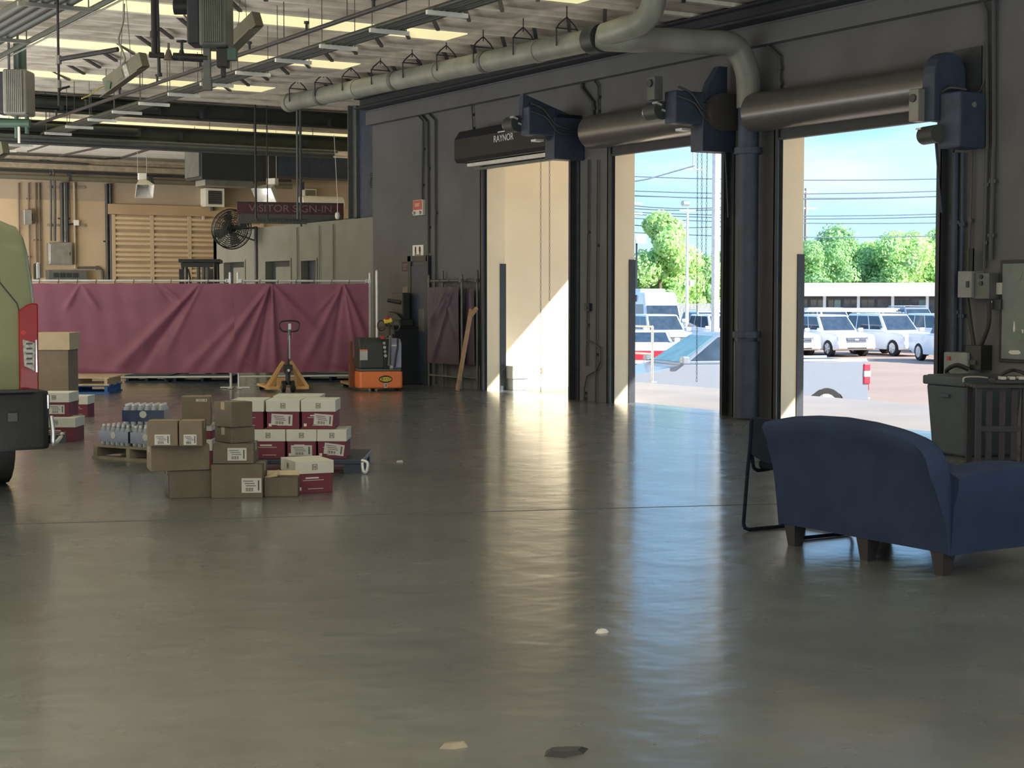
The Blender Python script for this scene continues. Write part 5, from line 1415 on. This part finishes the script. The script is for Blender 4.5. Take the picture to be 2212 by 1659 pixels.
for k in range(3): MB().box((-.52 + .03 * k, .08 - .08 * k, -.13 - .07 * k), (.06, .08, .02)).build('cooling_fin', 'galv', r)
MB().tube(bezier([(-.40, -.10, .25), (-.36, -.2, .30), (-.2, -.28, .28)]), .015, 7).build('cable', 'conduit', r, smooth=True)
MB().cyl((-.25, -.43, .10), (-.25, -.45, .10), .03, 12).build('bolt', 'galv', r)
# hand chains
def chain(label, px, py0, py1, X, px2=None, sl=0):
    p, q = WX(px, py0, X), WX(px2 or px, py1, X)
    r = thing('hand_chain', label, 'chain', p)
    d = q - p; n = int(d.length / .055); u = d.normalized()
    b = MB()
    for k in range(n):
        c = u * (d.length * (k + .5) / n); s = .010
        ax = Vector((0, s, 0)) if k % 2 else Vector((s, 0, 0))
        b.tube([c + u * .026 + ax * .3, c + u * .015 + ax, c - u * .015 + ax, c - u * .026 + ax * .3, c - u * .026 - ax * .3, c - u * .015 - ax, c + u * .015 - ax, c + u * .026 - ax * .3], .0034, 4, closed=True)
    o = b.build('chain_links', 'grey_steel', r); o['kind'] = 'stuff'
    return r
chain('hand chain hanging full length in the far dock door', 1168, 300, 852, 13.35)
chain('shorter hand chain right of the full one in the far dock door', 1187, 295, 650, 13.3)
chain('left hand chain hanging in the middle dock door', 1507, 290, 825, 13.3, 1505)
chain('middle hand chain hanging in the middle dock door', 1516, 290, 545, 13.3)
chain('right hand chain hanging in the middle dock door', 1528, 285, 620, 13.2, 1524)
def rope(label, pts):
    P = [WX(x, y, 13.5) for x, y in pts]; t = thing('door_rope', label, 'rope', P[0]); MB().tube([p - P[0] for p in P], .014, 6).build('rope', 'flare_blue_steel', t)
    MB().cyl((0, 0, 0), (0, 0, .05), .02, 8).build('eye', 'grey_steel', t)
rope('slack rope slanting in the right of the middle dock door', [(1565, 305), (1570, 390), (1573, 470)])
rope('slack rope slanting in the right of the nearest dock door', [(2019, 280), (2026, 360), (2034, 460)])

# ================================================================== THINGS ON THE BACK WALL
def back_box(name, label, cat, rect, depth, m, bevel=.006):
    a, b = WY(rect[0], rect[1], YB - depth), WY(rect[2], rect[3], YB - depth)
    r = thing(name, label, cat, ((a.x + b.x) / 2, YB, b.z)); w_, h_ = b.x - a.x, a.z - b.z
    MB().box2((-w_ / 2, -depth, 0), (w_ / 2, -.002, h_)).build('case', m, r, bevel=bevel)
    return r, w_, h_
r, w_, h_ = back_box('electrical_panel', 'large grey square electrical panel on the tan back wall', 'electrical box', (105, 524, 156, 572), .22, 'galv')
MB().box((0, -.226, h_ / 2), (w_ - .06, .012, h_ - .06)).build('door', 'galv', r, bevel=.004); MB().box((w_ * .4, -.24, h_ * .5), (.02, .03, .08)).build('latch', 'dark_steel', r)
r, w_, h_ = back_box('louvred_unit', 'low grey louvred unit below the electrical panel', 'air unit', (105, 583, 188, 606), .30, 'grey_steel')
for k in range(4): MB().box((-w_ * .05 + (k - 1.5) * w_ * .17, -.306, h_ * .5), (w_ * .14, .012, h_ * .45)).build('grille', 'dark_steel', r)
r, w_, h_ = back_box('disconnect_switch', 'small grey disconnect box high on the back wall above the van', 'electrical box', (52, 453, 69, 485), .25, 'galv')
MB().box((w_ * .5 + .02, -.15, h_ * .5), (.03, .05, .16)).build('lever', 'dark_steel', r)
r, w_, h_ = back_box('louvred_heater', 'square pale framed louvred heater above the bay door', 'heater', (444, 406, 485, 447), .40, 'off_white')
MB().box((0, -.404, h_ * .5), (w_ * .72, .012, h_ * .74)).build('opening', 'dark_steel', r)
for k in range(6): MB().box((0, -.415, h_ * (.20 + .12 * k)), (w_ * .70, .03, .012), (R(30), 0, 0)).build('louvre', 'grey_steel', r)
MB().cyl((0, -.2, 0), (0, -.2, -.10), .05, 10).build('pipe_stub', 'dark_steel', r)
MB().box((-w_ * .5 - .0, -.2, -.30), (.05, .05, .10)).build('thermostat', 'label', r)
r, w_, h_ = back_box('socket_box', 'small white box on the cross channel beside the vertical conduits', 'electrical box', (160, 475, 171, 487), .12, 'white_paint')
MB().tube(bezier([(-w_ / 2, -.06, .04), (-.25, -.08, .0), (-.32, -.06, -.10)]), .02, 7).build('cable', 'black_plastic', r)
def vpipe(label, px, py0, py1, rad, m='conduit_tan'):
    a, b = WY(px, py0, YB - .08), WY(px, py1, YB - .08)
    t = thing('vertical_conduit', label, 'conduit', (a.x, YB - .08, b.z)); MB().cyl((0, 0, 0), (0, 0, a.z - b.z), rad, 10).build('conduit', m, t, smooth=True)
    MB().box((0, .03, (a.z - b.z) * .4), (rad * 4, .04, .04)).build('strap', m, t)
for px, y0_, y1__, rad, m, lb in ((40, 395, 600, .022, 'conduit_brown', 'leftmost thin conduit on the back wall'), (61, 395, 452, .022, 'conduit_brown', 'short conduit above the disconnect box'), (63, 486, 600, .022, 'conduit_brown', 'short conduit below the disconnect box'),
        (76, 395, 600, .024, 'conduit_brown', 'thin conduit right of the disconnect box'), (84, 395, 600, .024, 'conduit_brown', 'paler conduit right of the disconnect box'),
        (133, 395, 523, .048, 'conduit', 'thick dark conduit into the top of the electrical panel'), (139, 395, 523, .022, 'galv', 'bright conduit beside the thick dark one'), (144, 395, 523, .040, 'dark_steel', 'dark conduit right of the bright one'),
        (160, 395, 580, .030, 'conduit_tan', 'tan conduit right of the electrical panel'), (230, 397, 604, .045, 'dark_steel', 'left of two thick dark pipes beside the bay door'), (238, 397, 604, .045, 'black_plastic', 'right of two thick dark pipes beside the bay door')):
    vpipe(lb, px, y0_, y1__, rad, m)
for i, (y, lb) in enumerate(((404, 'upper cross channel behind the vertical conduits'), (486, 'lower cross channel behind the vertical conduits'))):
    a_, b_ = WY(102, y, YB - .03), WY(184, y + 1, YB - .03); t = thing('cross_channel', lb, 'channel', a_); MB().bar((0, 0, 0), b_ - a_, .04, .07).build('channel', 'wood_grey', t)
    MB().box((.1, -.03, 0), (.06, .02, .05)).build('bolt', 'dark_steel', t)
P = [WY(x, y, YB - .06) for x, y in ((168, 578), (212, 578), (220, 584), (221, 604))]
t = thing('low_conduit', 'low conduit bending down right of the louvred unit', 'conduit', P[0]); MB().tube([p - P[0] for p in P], .03, 8).build('conduit', 'grey_steel', t, smooth=True); MB().box((.5, .02, 0), (.05, .05, .1)).build('strap', 'grey_steel', t)

# ================================================================== FORKLIFT BEHIND THE FENCE
c = D(424, 640, 31.5)
t = thing('forklift', 'dark forklift standing behind the fence, only its mast and guard showing', 'forklift', (c.x, c.y, 0), YAW + R(8))
MB().box((0, 1.0, .55), (1.0, 1.7, .7)).build('chassis', 'charcoal', t, bevel=.06)
MB().box((0, 1.75, .75), (.9, .5, .9)).build('counterweight', 'dark_steel', t, bevel=.08)
for x in (-.28, .28): MB().box((x, .10, 1.10), (.09, .12, 2.0)).build('mast_rail', 'dark_steel', t)
for x in (.04, .14, .22): MB().cyl((x, .12, .3), (x, .12, 2.15), .035, 10).build('lift_cylinder', 'grey_steel', t, smooth=True)
for z in (.35, 1.3, 2.18): MB().box((.02, .10, z), (.62, .08, .08)).build('cross_member', 'dark_steel', t)
for x in (-.28, .36):
    for y in (.35, 1.6): MB().cyl((x, y, .9), (x * .98, y, 2.25), .03, 8).build('guard_post', 'dark_steel', t)
MB().box((.05, 1.0, 2.27), (.80, 1.5, .06)).build('overhead_guard', 'dark_steel', t)
for k in range(4): MB().box((.05, .5 + .3 * k, 2.25), (.74, .03, .05)).build('guard_bar', 'dark_steel', t)
MB().tube(bezier([(-.15, .05, 2.1), (-.10, .02, 1.8), (-.14, .03, 1.5), (-.08, .05, 1.2)]), .018, 7).build('hose', 'black_plastic', t)
for x in (-.45, .45):
    for y in (.45, 1.65): wheel(t, (x, y, .28), .28, .18)
for x in (-.22, .22): MB().box((x, -.45, .06), (.12, 1.0, .04)).build('fork', 'dark_steel', t)
# ================================================================== OUT IN THE YARD
# concrete block bench at the wing wall, hand rail on the apron edge
c = F(1085, 843); q = F(1152, 843)
t = thing('concrete_bench', 'pale concrete slab bench on a narrower base outside the far dock door', 'bench', (13.975, 23.2, 0))
MB().box2((.03, .04, 0), (.32, .42, .195)).build('base', 'galv_pale', t, bevel=.008)
MB().box2((0, 0, .195), (.61, .46, .41)).build('slab', 'off_white', t, bevel=.012)
MB().box2((.56, -.006, .27), (.60, 0, .37)).build('rust_mark', 'wood_board', t)
pr_ = F(1409, 826)
t = thing('hand_rail', 'thin grey hand rail on the dock edge at the left of the middle door', 'railing', (pr_.x, pr_.y, 0))
MB().cyl((0, 0, 0), (0, 0, 1.02), .024, 10).build('post', 'galv', t, smooth=True)
MB().cyl((.0, 2.2, 0), (.0, 2.2, 1.02), .024, 10).build('post', 'galv', t, smooth=True)
for z in (1.02, .52): MB().cyl((0, 0, z), (0, 2.2, z), .022, 10).build('rail', 'galv', t, smooth=True)
MB().box((0, 0, .01), (.12, .12, .02)).build('base_plate', 'galv', t)

def car_wheel(p, x, y, r, w=.24):
    s = 1 if y > 0 else -1
    o = MB().cyl((x, y - s * w, r), (x, y, r), r, 22).build('wheel', 'rubber', p, bevel=.02)
    MB().cyl((x, y - s * .02, r), (x, y + s * .012, r), r * .64, 18).build('rim', 'galv', o)
    sp = MB()
    for k in range(5):
        a = 2 * PI * k / 5; sp.box((x + r * .36 * math.cos(a), y + s * .018, r + r * .36 * math.sin(a)), (r * .55, .012, r * .13), (0, -a, 0))
    sp.build('spokes', 'car_white', o)
def arch(xc, r, z0, n=8):
    return [(xc - r * math.cos(PI * k / n), z0 + r * math.sin(PI * k / n) * .98) for k in range(n + 1)]
def frustum(b0, b1, hw0, t0, t1, hw1, z0, z1):
    # cabin: bottom from x=b0 (rear) to b1 (front) at half width hw0; top t0..t1 at hw1
    return [(b0, -hw0, z0), (b1, -hw0, z0), (b1, hw0, z0), (b0, hw0, z0), (t0, -hw1, z1), (t1, -hw1, z1), (t1, hw1, z1), (t0, hw1, z1)]
def face_rect(V, idx, u0, v0, u1, v1, th=.012):
    A, B, C, E = [Vector(V[i]) for i in idx]   # bottom-left, bottom-right, top-right, top-left
    def P(u, v): return A.lerp(B, u).lerp(E.lerp(C, u), v)
    return [P(u0, v0), P(u1, v0), P(u1, v1), P(u0, v1)]
def vehicle(name, label, cat, loc, heading, L=5.2, W=2.0, H=1.9, hood=1.55, hz=1.12, belt=1.15, paint='car_white', glass='glass_dark', kind='suv', wr_=.39, group=None, rack=False, stripe=None):
    """local +x forward, origin at centre on the ground"""
    r = thing(name, label, cat, loc, heading, group)
    hw = W / 2; f = L / 2; xf, xr = f - .95, -f + 1.05
    gc = .30
    top = [(f, .55), (f - .02, .80), (f - .12, hz - .08), (f - hood * .55, hz - .0), (f - hood, belt), (-f + .10, belt), (-f, belt - .10), (-f, .55), (-f + .06, gc + .08)]
    if kind == 'pickup': top = [(f, .62), (f - .02, .86), (f - .16, hz - .06), (f - hood * .5, hz), (f - hood, belt), (-f + 2.0, belt), (-f + 2.0, belt + .02), (-f + .02, belt + .04), (-f, belt - .03), (-f, .55), (-f + .03, .52)]
    low = arch(xr, wr_ + .09, gc)[0:] + arch(xf, wr_ + .09, gc)[0:]
    poly = top + [(x, z) for x, z in low] + [(f - .06, gc + .05)]
    if kind == 'pickup':
        b = MB().prism(poly, -hw, hw, 'y')
    else: b = MB().prism(poly, -hw, hw, 'y')
    b.build('body', paint, r, bevel=.045, seg=3, smooth=True)
    # inner dark wheel housings
    MB().box2((xr - wr_ - .07, -hw + .05, gc), (xr + wr_ + .07, hw - .05, gc + wr_ + .05)).box2((xf - wr_ - .07, -hw + .05, gc), (xf + wr_ + .07, hw - .05, gc + wr_ + .05)).build('wheel_housing', 'black_plastic', r)
    if kind == 'suv': V = frustum(-f + .06, f - hood + .05, hw * .97, -f + .35, f - hood - .75, hw * .80, belt - .02, H)
    elif kind == 'pickup': V = frustum(-f + 1.95, f - hood + .10, hw * .96, -f + 2.30, f - hood - .95, hw * .76, belt - .02, H)
    else: V = frustum(-f + .02, f - hood + .20, hw * .98, -f + .10, f - hood - .55, hw * .86, belt - .02, H)
    cab = MB().hexa(V).build('cabin', paint, r, bevel=.20 if kind == 'van' else .09, seg=4, smooth=True)
    g = MB().plate(face_rect(V, (1, 2, 6, 5), .06, .10, .94, .56 if kind == 'van' else .90), .012).build('windscreen', glass, r)
    # side windows on both sides
    for idx, flip in (((0, 1, 5, 4), 1), ((3, 2, 6, 7), -1)):
        spans = {'suv': ((.05, .30), (.33, .62), (.65, .95)), 'pickup': ((.06, .46), (.50, .94)), 'van': ((.04, .34), (.37, .66), (.69, .95))}[kind]
        for u0, u1 in spans:
            q_ = face_rect(V, idx, u0, .14, u1, .60 if kind == 'van' else .88)
            if flip < 0: q_ = [q_[1], q_[0], q_[3], q_[2]]
            MB().plate(q_, .012).build('side_window', 'glass_dark', r)
    q_ = face_rect(V, (3, 0, 4, 7), .1, .15, .9, .85); MB().plate(q_, .012).build('rear_window', glass, r)
    # front end
    gx = f + .005
    MB().box((gx - .03, 0, .80), (.06, W * .52, .24)).build('grille', 'building_dark', r, bevel=.01)
    MB().box((gx + .005, 0, .81), (.03, W * .50, .035)).build('grille_bar', 'chrome', r)
    MB().box((gx + .012, 0, .81), (.03, .20, .07)).build('grille_badge', 'galv_pale', r, bevel=.01)
    for s in (-1, 1):
        MB().box((gx - .06, s * hw * .78, .84), (.12, W * .19, .24)).build('headlamp', 'headlamp', r, bevel=.02)
        MB().box((f - hood + .02, s * (hw + .11), belt + .10), (.16, .20, .17)).build('wing_mirror', paint, r, bevel=.03)
        MB().box((-f - .005, s * hw * .9, .95), (.05, .16, .42)).build('tail_lamp', 'tail_red', r, bevel=.01)
    MB().box((gx - .02, 0, .50), (.16, W * .98, .22)).build('bumper', paint, r, bevel=.05, seg=3)
    MB().box((gx + .05, 0, .42), (.03, W * .50, .07)).build('air_intake', 'black_plastic', r)
    MB().box((gx + .065, 0, .52), (.02, .30, .15)).build('number_plate', 'label', r)
    MB().box((-f - .03, 0, .50), (.16, W * .96, .20)).build('rear_bumper', 'chrome' if kind == 'pickup' else paint, r, bevel=.04)
    if stripe: MB().box2((f - 1.9, -hw - .006, .55), (f - .10, -hw + .01, .95)).box2((f - 1.9, hw - .01, .55), (f - .10, hw + .006, .95)).box2((f - .02, -hw * .96, .60), (f + .075, hw * .96, .92)).build('red_stripe', stripe, r)
    if rack:
        for s in (-1, 1): MB().cyl((-f + .5, s * hw * .7, H + .06), (f - hood - .9, s * hw * .7, H + .06), .025, 8).build('roof_rail', 'galv', r)
        for k in range(3): MB().box((-f + .9 + k * .8, 0, H + .09), (.05, hw * 1.5, .03)).build('cross_rail', 'galv', r)
    for x in (xr, xf):
        for y in (-hw, hw): car_wheel(r, x, y, wr_)
    return r
def head(dx, dy): return math.atan2(dy, dx)
# silver pickup below the dock edge
pt_, pn_ = D(1852, 850, 37.6), D(1292, 830, 35.8)
cc = (pt_ + pn_) / 2; hd = head(pn_.x - pt_.x, pn_.y - pt_.y)
pk = vehicle('pickup_truck', 'silver pickup truck parked along the dock edge, seen through both nearer doors', 'pickup', (cc.x, cc.y, ZG), hd, L=5.85, W=2.0, H=2.05, hood=1.35, hz=1.24, belt=1.38, paint='car_silver', glass='glass_teal', kind='pickup', wr_=.42)
MB().box((.1, 1.02, .62), (2.0, .03, .05)).build('sill_trim', 'chrome', pk)
MB().box((-1.95, 0, 1.41), (1.75, 1.5, .02)).build('bed_floor', 'black_plastic', pk)
for s in (-1, 1): MB().box((-1.95, s * .96, 1.44), (1.85, .09, .05)).build('bed_rail', 'car_white', pk, bevel=.01)
for s in (-1, 1):
    MB().box((.42, s * 1.03, 1.05), (.18, .03, .035)).build('door_handle', 'chrome', pk)
    MB().box((-2.88, s * .97, 1.12), (.16, .12, .46)).build('tail_lamp', 'car_red', pk, bevel=.02)
    MB().box((-2.885, s * .975, 1.12), (.17, .12, .15)).build('reversing_lens', 'label', pk, bevel=.02)
    MB().box((2.70, s * .88, .92), (.42, .26, .18)).build('headlamp', 'headlamp', pk, bevel=.03)
    MB().box((2.50, s * 1.0, .95), (.14, .03, .06)).build('side_marker', 'amber', pk)
# row of white vehicles facing the dock
H0 = head(-.22, -.975)
def at(px, t_): c = D(px, 760, t_); return (c.x, c.y, ZG)
def row(label, px, t_, **k):
    g = k.pop('group', 'white vehicles parked in the yard'); n = k.pop('name', 'parked_suv'); h_ = k.pop('h', H0)
    return vehicle(n, label, 'car', at(px, t_), h_, group=g, **k)
row('white car with a chrome grille cut off at the left of the nearest door', 1675, 77.5, H=1.88)
row('white four-wheel drive with a wide chrome grille, left of the middle one', 1790, 78, H=1.95, L=5.2)
row('white four-wheel drive with a roof rail, in the middle of the nearest door', 1920, 78.5, H=1.98, L=5.3, rack=True, h=head(-.16, -.98))
row('white car behind the pickup front at the right jamb', 2040, 82, H=1.95)
vehicle('pickup_truck', 'white pickup truck front sticking out past the right jamb', 'pickup', at(2068, 70), head(-.35, -.94), L=5.6, H=1.9, kind='pickup', group='white vehicles parked in the yard')
row('white car left in the middle door, behind the silver bonnet', 1425, 79, H=1.95, L=5.2, h=head(-.3, -.95))
row('white car right in the middle door, behind the silver cab', 1556, 83, H=1.9, L=5.2, h=head(-.3, -.95))
row('white vehicle with a red stripe behind the hand rail', 1395, 60, H=1.55, L=4.8, stripe='car_red', h=head(-.55, -.83), name='striped_vehicle')
row('white car far back beside the tall white pole', 1530, 96, H=1.95, L=5.0, h=head(-.3, -.95), rack=True)
row('blue roofed car far back at the right, before the long building', 1975, 97, H=2.15, L=5.0, rack=True, h=head(-.3, -.95), paint='car_silver')
row('white car far back at the left of the nearest door', 1795, 95, H=2.05, L=5.0, h=head(-.3, -.95), rack=True)
vn = vehicle('passenger_van', 'tall white passenger van with a roof air unit at the left of the middle door', 'van', at(1405, 88), head(-.33, -.94), L=6.6, W=2.1, H=3.05, hood=1.0, hz=1.25, belt=1.45, kind='van', wr_=.38, glass='glass_dark')
MB().box((-.9, 0, 3.12), (2.6, 1.4, .22)).build('roof_air_unit', 'white_paint', vn, bevel=.05)
for s in (-1, 1): MB().box((-1.3, s * .96, 2.72), (3.6, .10, .35)).build('dark_band', 'building_dark', vn)
# trailer with white boards
t = thing('board_trailer', 'open trailer loaded with long white boards behind the white cars', 'trailer', at(1830, 90), H0 + R(70))
MB().box((0, 0, .9), (4.6, 1.8, .15)).build('bed', 'galv', t)
for k in range(3): MB().box((.1 * k, 0, 2.0 + .07 * k), (5.0, 1.7, .06)).build('board', 'white_paint', t)
for x in (-1.8, 1.8):
    for s in (-.8, .8): MB().box((x, s, 1.45), (.08, .08, 1.05)).build('stake', 'galv', t)
for s in (-1, 1): wheel(t, (0, s * .9, .38), .38, .22, ax=(0, 1, 0), hub='galv')
MB().box((2.9, 0, .75), (1.3, .10, .10)).build('drawbar', 'galv', t)
# long low building with white fascia and dark windows
def long_building():
    a_, b_ = D(1640, 640, 127), D(2230, 640, 122)
    L = (b_ - a_).length; r = thing('long_building', 'long low building with a deep white fascia and dark shopfront windows', 'building', (a_.x, a_.y, ZG), math.atan2(b_.y - a_.y, b_.x - a_.x))
    MB().box2((0, .4, 0), (L, 9, 2.8)).build('wall', 'building_dark', r)
    MB().box2((-.5, -1.6, 2.80), (L + .5, 9, 3.82)).build('fascia', 'building_white', r)
    MB().box2((0, -1.2, 0), (L, .4, .50)).build('low_wall', 'fence_grey', r)
    n = 16
    for k in range(n):
        x = L * (k + .5) / n
        f_ = MB().box((x, .36, 1.7), (L / n * .86, .08, 1.9)).build('window', 'grey_steel', r)
        MB().box((x - L / n * .21, .31, 1.7), (L / n * .36, .04, 1.6)).build('pane', 'glass_dark', f_)
        MB().box((x + L / n * .21, .31, 1.7), (L / n * .36, .04, 1.6)).build('pane', 'glass_teal' if k % 5 == 4 else 'glass_dark', f_)
    for k in range(9): MB().box((L * k / 8, -1.1, 1.4), (.22, .22, 2.8)).build('pillar', 'building_white', r)
long_building()
# board fence behind the cars in the middle door
a_, b_ = D(1440, 640, 112), D(1600, 640, 112)
t = thing('board_fence', 'weathered grey board fence behind the cars at the foot of the trees', 'fence', (a_.x, a_.y, ZG), math.atan2(b_.y - a_.y, b_.x - a_.x))
L = (b_ - a_).length; n = 22
for k in range(n): MB().box((L * (k + .5) / n, 0, 1.15), (L / n * .92, .03, 2.3 + .06 * math.sin(k * 2.3))).build('board', 'fence_grey', t)
for z in (.5, 1.8): MB().box((L / 2, .04, z), (L, .05, .10)).build('rail', 'fence_grey', t)
# lamp poles and utility poles
def pole(name, label, px, t_, h, r0, r1, m):
    c = D(px, 640, t_); r = thing(name, label, 'pole', (c.x, c.y, ZG)); MB().cyl((0, 0, 0), (0, 0, h), r0, 14, r1).build('shaft', m, r, smooth=True); return r
def htop(py, t_): return 1.6 + (637 - py) / 3500 * t_ - ZG
p1 = pole('light_pole', 'slim white light pole with a lamp head in front of the trees', 1484, 92, htop(452, 92), .11, .07, 'pole_white')
hz_ = htop(452, 92)
MB().cyl((-.35, 0, hz_ + .30), (.05, 0, hz_ + .30), .16, 14).build('lamp_head', 'galv', p1, smooth=True)
MB().box((0, 0, hz_ - .1), (1.1, .08, .08)).build('cross_arm', 'pole_white', p1); MB().box((.3, 0, hz_ - 4.2), (.3, .2, .3)).build('camera', 'galv', p1)
p2 = pole('tall_pole', 'tall thick white pole at the right of the middle door', 1545, 66, 16, .17, .15, 'pole_white')
MB().box((.0, 0, htop(322, 66)), (2.6, .10, .10)).build('cross_arm', 'galv', p2)
z_ = htop(322, 66)
MB().box((-1.15, 0, z_ - .45), (.05, .05, .9)).box((-1.15, 0, z_ - .9), (.9, .05, .05)).build('bracket', 'galv', p2)
p3 = pole('utility_pole', 'wooden utility pole with two cross arms left in the nearest door', 1739, 146, htop(408, 146), .18, .13, 'pole_wood')
for z_ in (htop(416, 146), htop(451, 146)): MB().box((.2, 0, z_), (2.2, .12, .12)).build('cross_arm', 'pole_white', p3)
p4 = pole('light_pole', 'distant thin pole at the left edge of the middle door', 1366, 100, htop(420, 100), .09, .06, 'pole_white')
MB().box((0, 0, htop(440, 100)), (1.4, .1, .1)).box((0, 0, htop(462, 100)), (1.4, .1, .1)).build('cross_arm', 'pole_white', p4)
c = D(1385, 516, 110); t = thing('roadside_sign', 'small white square sign on a post before the tree', 'sign', (c.x, c.y, ZG), YAW)
MB().box((0, 0, (c.z - ZG)), (.7, .1, .6)).build('panel', 'white_paint', t); MB().box((-.3, 0.1, (c.z - ZG) / 2), (.12, .12, (c.z - ZG))).build('post', 'dark_steel', t)
# overhead wires
wires = [((1200, 373, 140), (2300, 377, 135)), ((1200, 404, 140), (2300, 399, 132)), ((1200, 412, 140), (2300, 409, 132)), ((1200, 416, 141), (2300, 413, 133)),
         ((1200, 449, 140), (2300, 450, 132)), ((1200, 452, 141), (2300, 454, 133)), ((1200, 462, 140), (2300, 474, 132)), ((1200, 492, 140), (2300, 499, 132)),
         ((1250, 425, 120), (1700, 430, 120)), ((1250, 437, 120), (1700, 439, 120)), ((1250, 470, 120), (1700, 474, 120))]
for i, (a_, b_) in enumerate(wires):
    A, B = D(*a_), D(*b_); t = thing('overhead_wire', ['topmost overhead wire across the nearest door', 'second overhead wire from the top', 'upper of the close triple of overhead wires', 'lower of the close triple of overhead wires', 'upper of the thick middle pair of overhead wires', 'lower of the thick middle pair of overhead wires', 'sagging overhead wire just under the middle pair', 'lowest overhead wire, just above the treetops', 'upper wire of the far set seen in the middle door', 'middle wire of the far set seen in the middle door', 'lowest wire of the far set, behind the tall tree'][i], 'wire', A, 0, 'overhead wires')
    pts = [(A.lerp(B, k / 16) - A) + Vector((0, 0, -1.1 * 4 * (k / 16) * (1 - k / 16) * (.5 + .1 * (i % 3)))) for k in range(17)]
    MB().tube(pts, .045, 4).build('wire', 'wire', t)
A, B = D(1300, 404, 64), D(1500, 358, 64); t = thing('service_wire', 'single wire slanting up to the tall white pole bracket', 'wire', A); MB().tube([Vector((0, 0, 0)), (B - A) * .5 + Vector((0, 0, -.1)), B - A], .03, 5).build('wire', 'wire', t)
# trees
def tree(label, px, pyt, t_, w, seed, m='leaf_a', base=0.6, n=2600, name='leafy_tree'):
    rr = random.Random(seed); c = D(px, 640, t_); h = htop(pyt, t_)
    r = thing(name, label, 'tree', (c.x, c.y, ZG), 0, 'trees beyond the yard')
    MB().cyl((0, 0, 0), (0, 0, h * .6), .22, 8, .10).build('trunk', 'bark', r)
    blobs = []
    for k in range(15):
        a = rr.uniform(0, 2 * PI); f_ = rr.random(); z = base + (h - base) * (.12 + .80 * f_)
        rad = w / 2 * (1 - .75 * max(0, f_ - .35)) * rr.uniform(.15, .72)
        blobs.append((Vector((rad * math.cos(a), rad * math.sin(a), z)), w * rr.uniform(.13, .25)))
    blobs.append((Vector((0, 0, h - w * .17)), w * .17))
    vs, fs = [], []
    for i in range(int(n * 2.2)):
        bc, br = blobs[i % len(blobs)]
        d = Vector((rr.gauss(0, 1), rr.gauss(0, 1), rr.gauss(0, 1))).normalized(); p = bc + d * br * rr.uniform(.78, 1.10)
        nn = (d + Vector((rr.gauss(0, .5), rr.gauss(0, .5), rr.gauss(0, .5)))).normalized(); a = nn.orthogonal().normalized(); b_ = nn.cross(a); s = rr.uniform(.09, .20)
        an = rr.uniform(0, PI); a, b_ = a * math.cos(an) + b_ * math.sin(an), b_ * math.cos(an) - a * math.sin(an)
        k = len(vs); vs += [p - a * s, p - b_ * s * .6, p + a * s, p + b_ * s * .6]; fs.append((k, k + 1, k + 2, k + 3))
    o = MB().add(vs, fs); f2 = o.build('crown', m, r)
    core = MB()
    for bc, br in blobs:
        import itertools
        vs = []; seg, rg = 8, 5
        for j in range(rg + 1):
            for i in range(seg):
                th = PI * j / rg; ph = 2 * PI * i / seg; k = br * .80 * rr.uniform(.85, 1.1)
                vs.append(bc + Vector((k * math.sin(th) * math.cos(ph), k * math.sin(th) * math.sin(ph), k * math.cos(th))))
        core.add(vs, [(j * seg + i, j * seg + (i + 1) % seg, (j + 1) * seg + (i + 1) % seg, (j + 1) * seg + i) for j in range(rg) for i in range(seg)])
    co = core.build('inner_foliage', 'leaf_b', r)
    return r
tree('tall bright green tree with a pointed crown left in the middle door', 1425, 457, 118, 5.6, 1, 'leaf_a', 1.0, 6000)
tree('lower green tree right of the tall one in the middle door', 1455, 520, 121, 5.0, 2, 'leaf_a', .6, 5000)
tree('darker small tree behind the white light pole', 1500, 560, 124, 4.2, 3, 'leaf_b', .5, 4000)
tree('round bush tree behind the board fence', 1532, 562, 126, 4.2, 4, 'leaf_a', .5, 3500)
tree('tree at the right edge of the middle door behind the white pole', 1575, 548, 128, 5.0, 5, 'leaf_b', .5, 3500)
tree('low dark foliage at the left edge of the middle door', 1368, 560, 119, 3.6, 6, 'leaf_b', .4, 3500)
tree('dark green tree at the left of the nearest door', 1748, 530, 142, 7.0, 7, 'leaf_b', 1.0, 4500)
tree('broad dark green tree over the long building, left of centre', 1815, 508, 145, 8.5, 8, 'leaf_b', 1.0, 6000)
tree('mid green tree between the two broad crowns', 1880, 522, 147, 7.0, 9, 'leaf_a', 1.0, 4500)
tree('broad bright green tree over the long building, right of centre', 1948, 508, 144, 8.0, 10, 'leaf_a', 1.0, 6000)
tree('bright tree at the right jamb of the nearest door', 2010, 514, 146, 7.5, 11, 'leaf_a', 1.0, 4500)
tree('tree half hidden by the right jamb of the nearest door', 2065, 535, 148, 7.0, 12, 'leaf_b', 1.0, 3500)
tree('tree hidden mostly by the pier right of the middle door', 1640, 540, 140, 6.5, 13, 'leaf_b', 1.0, 2500)
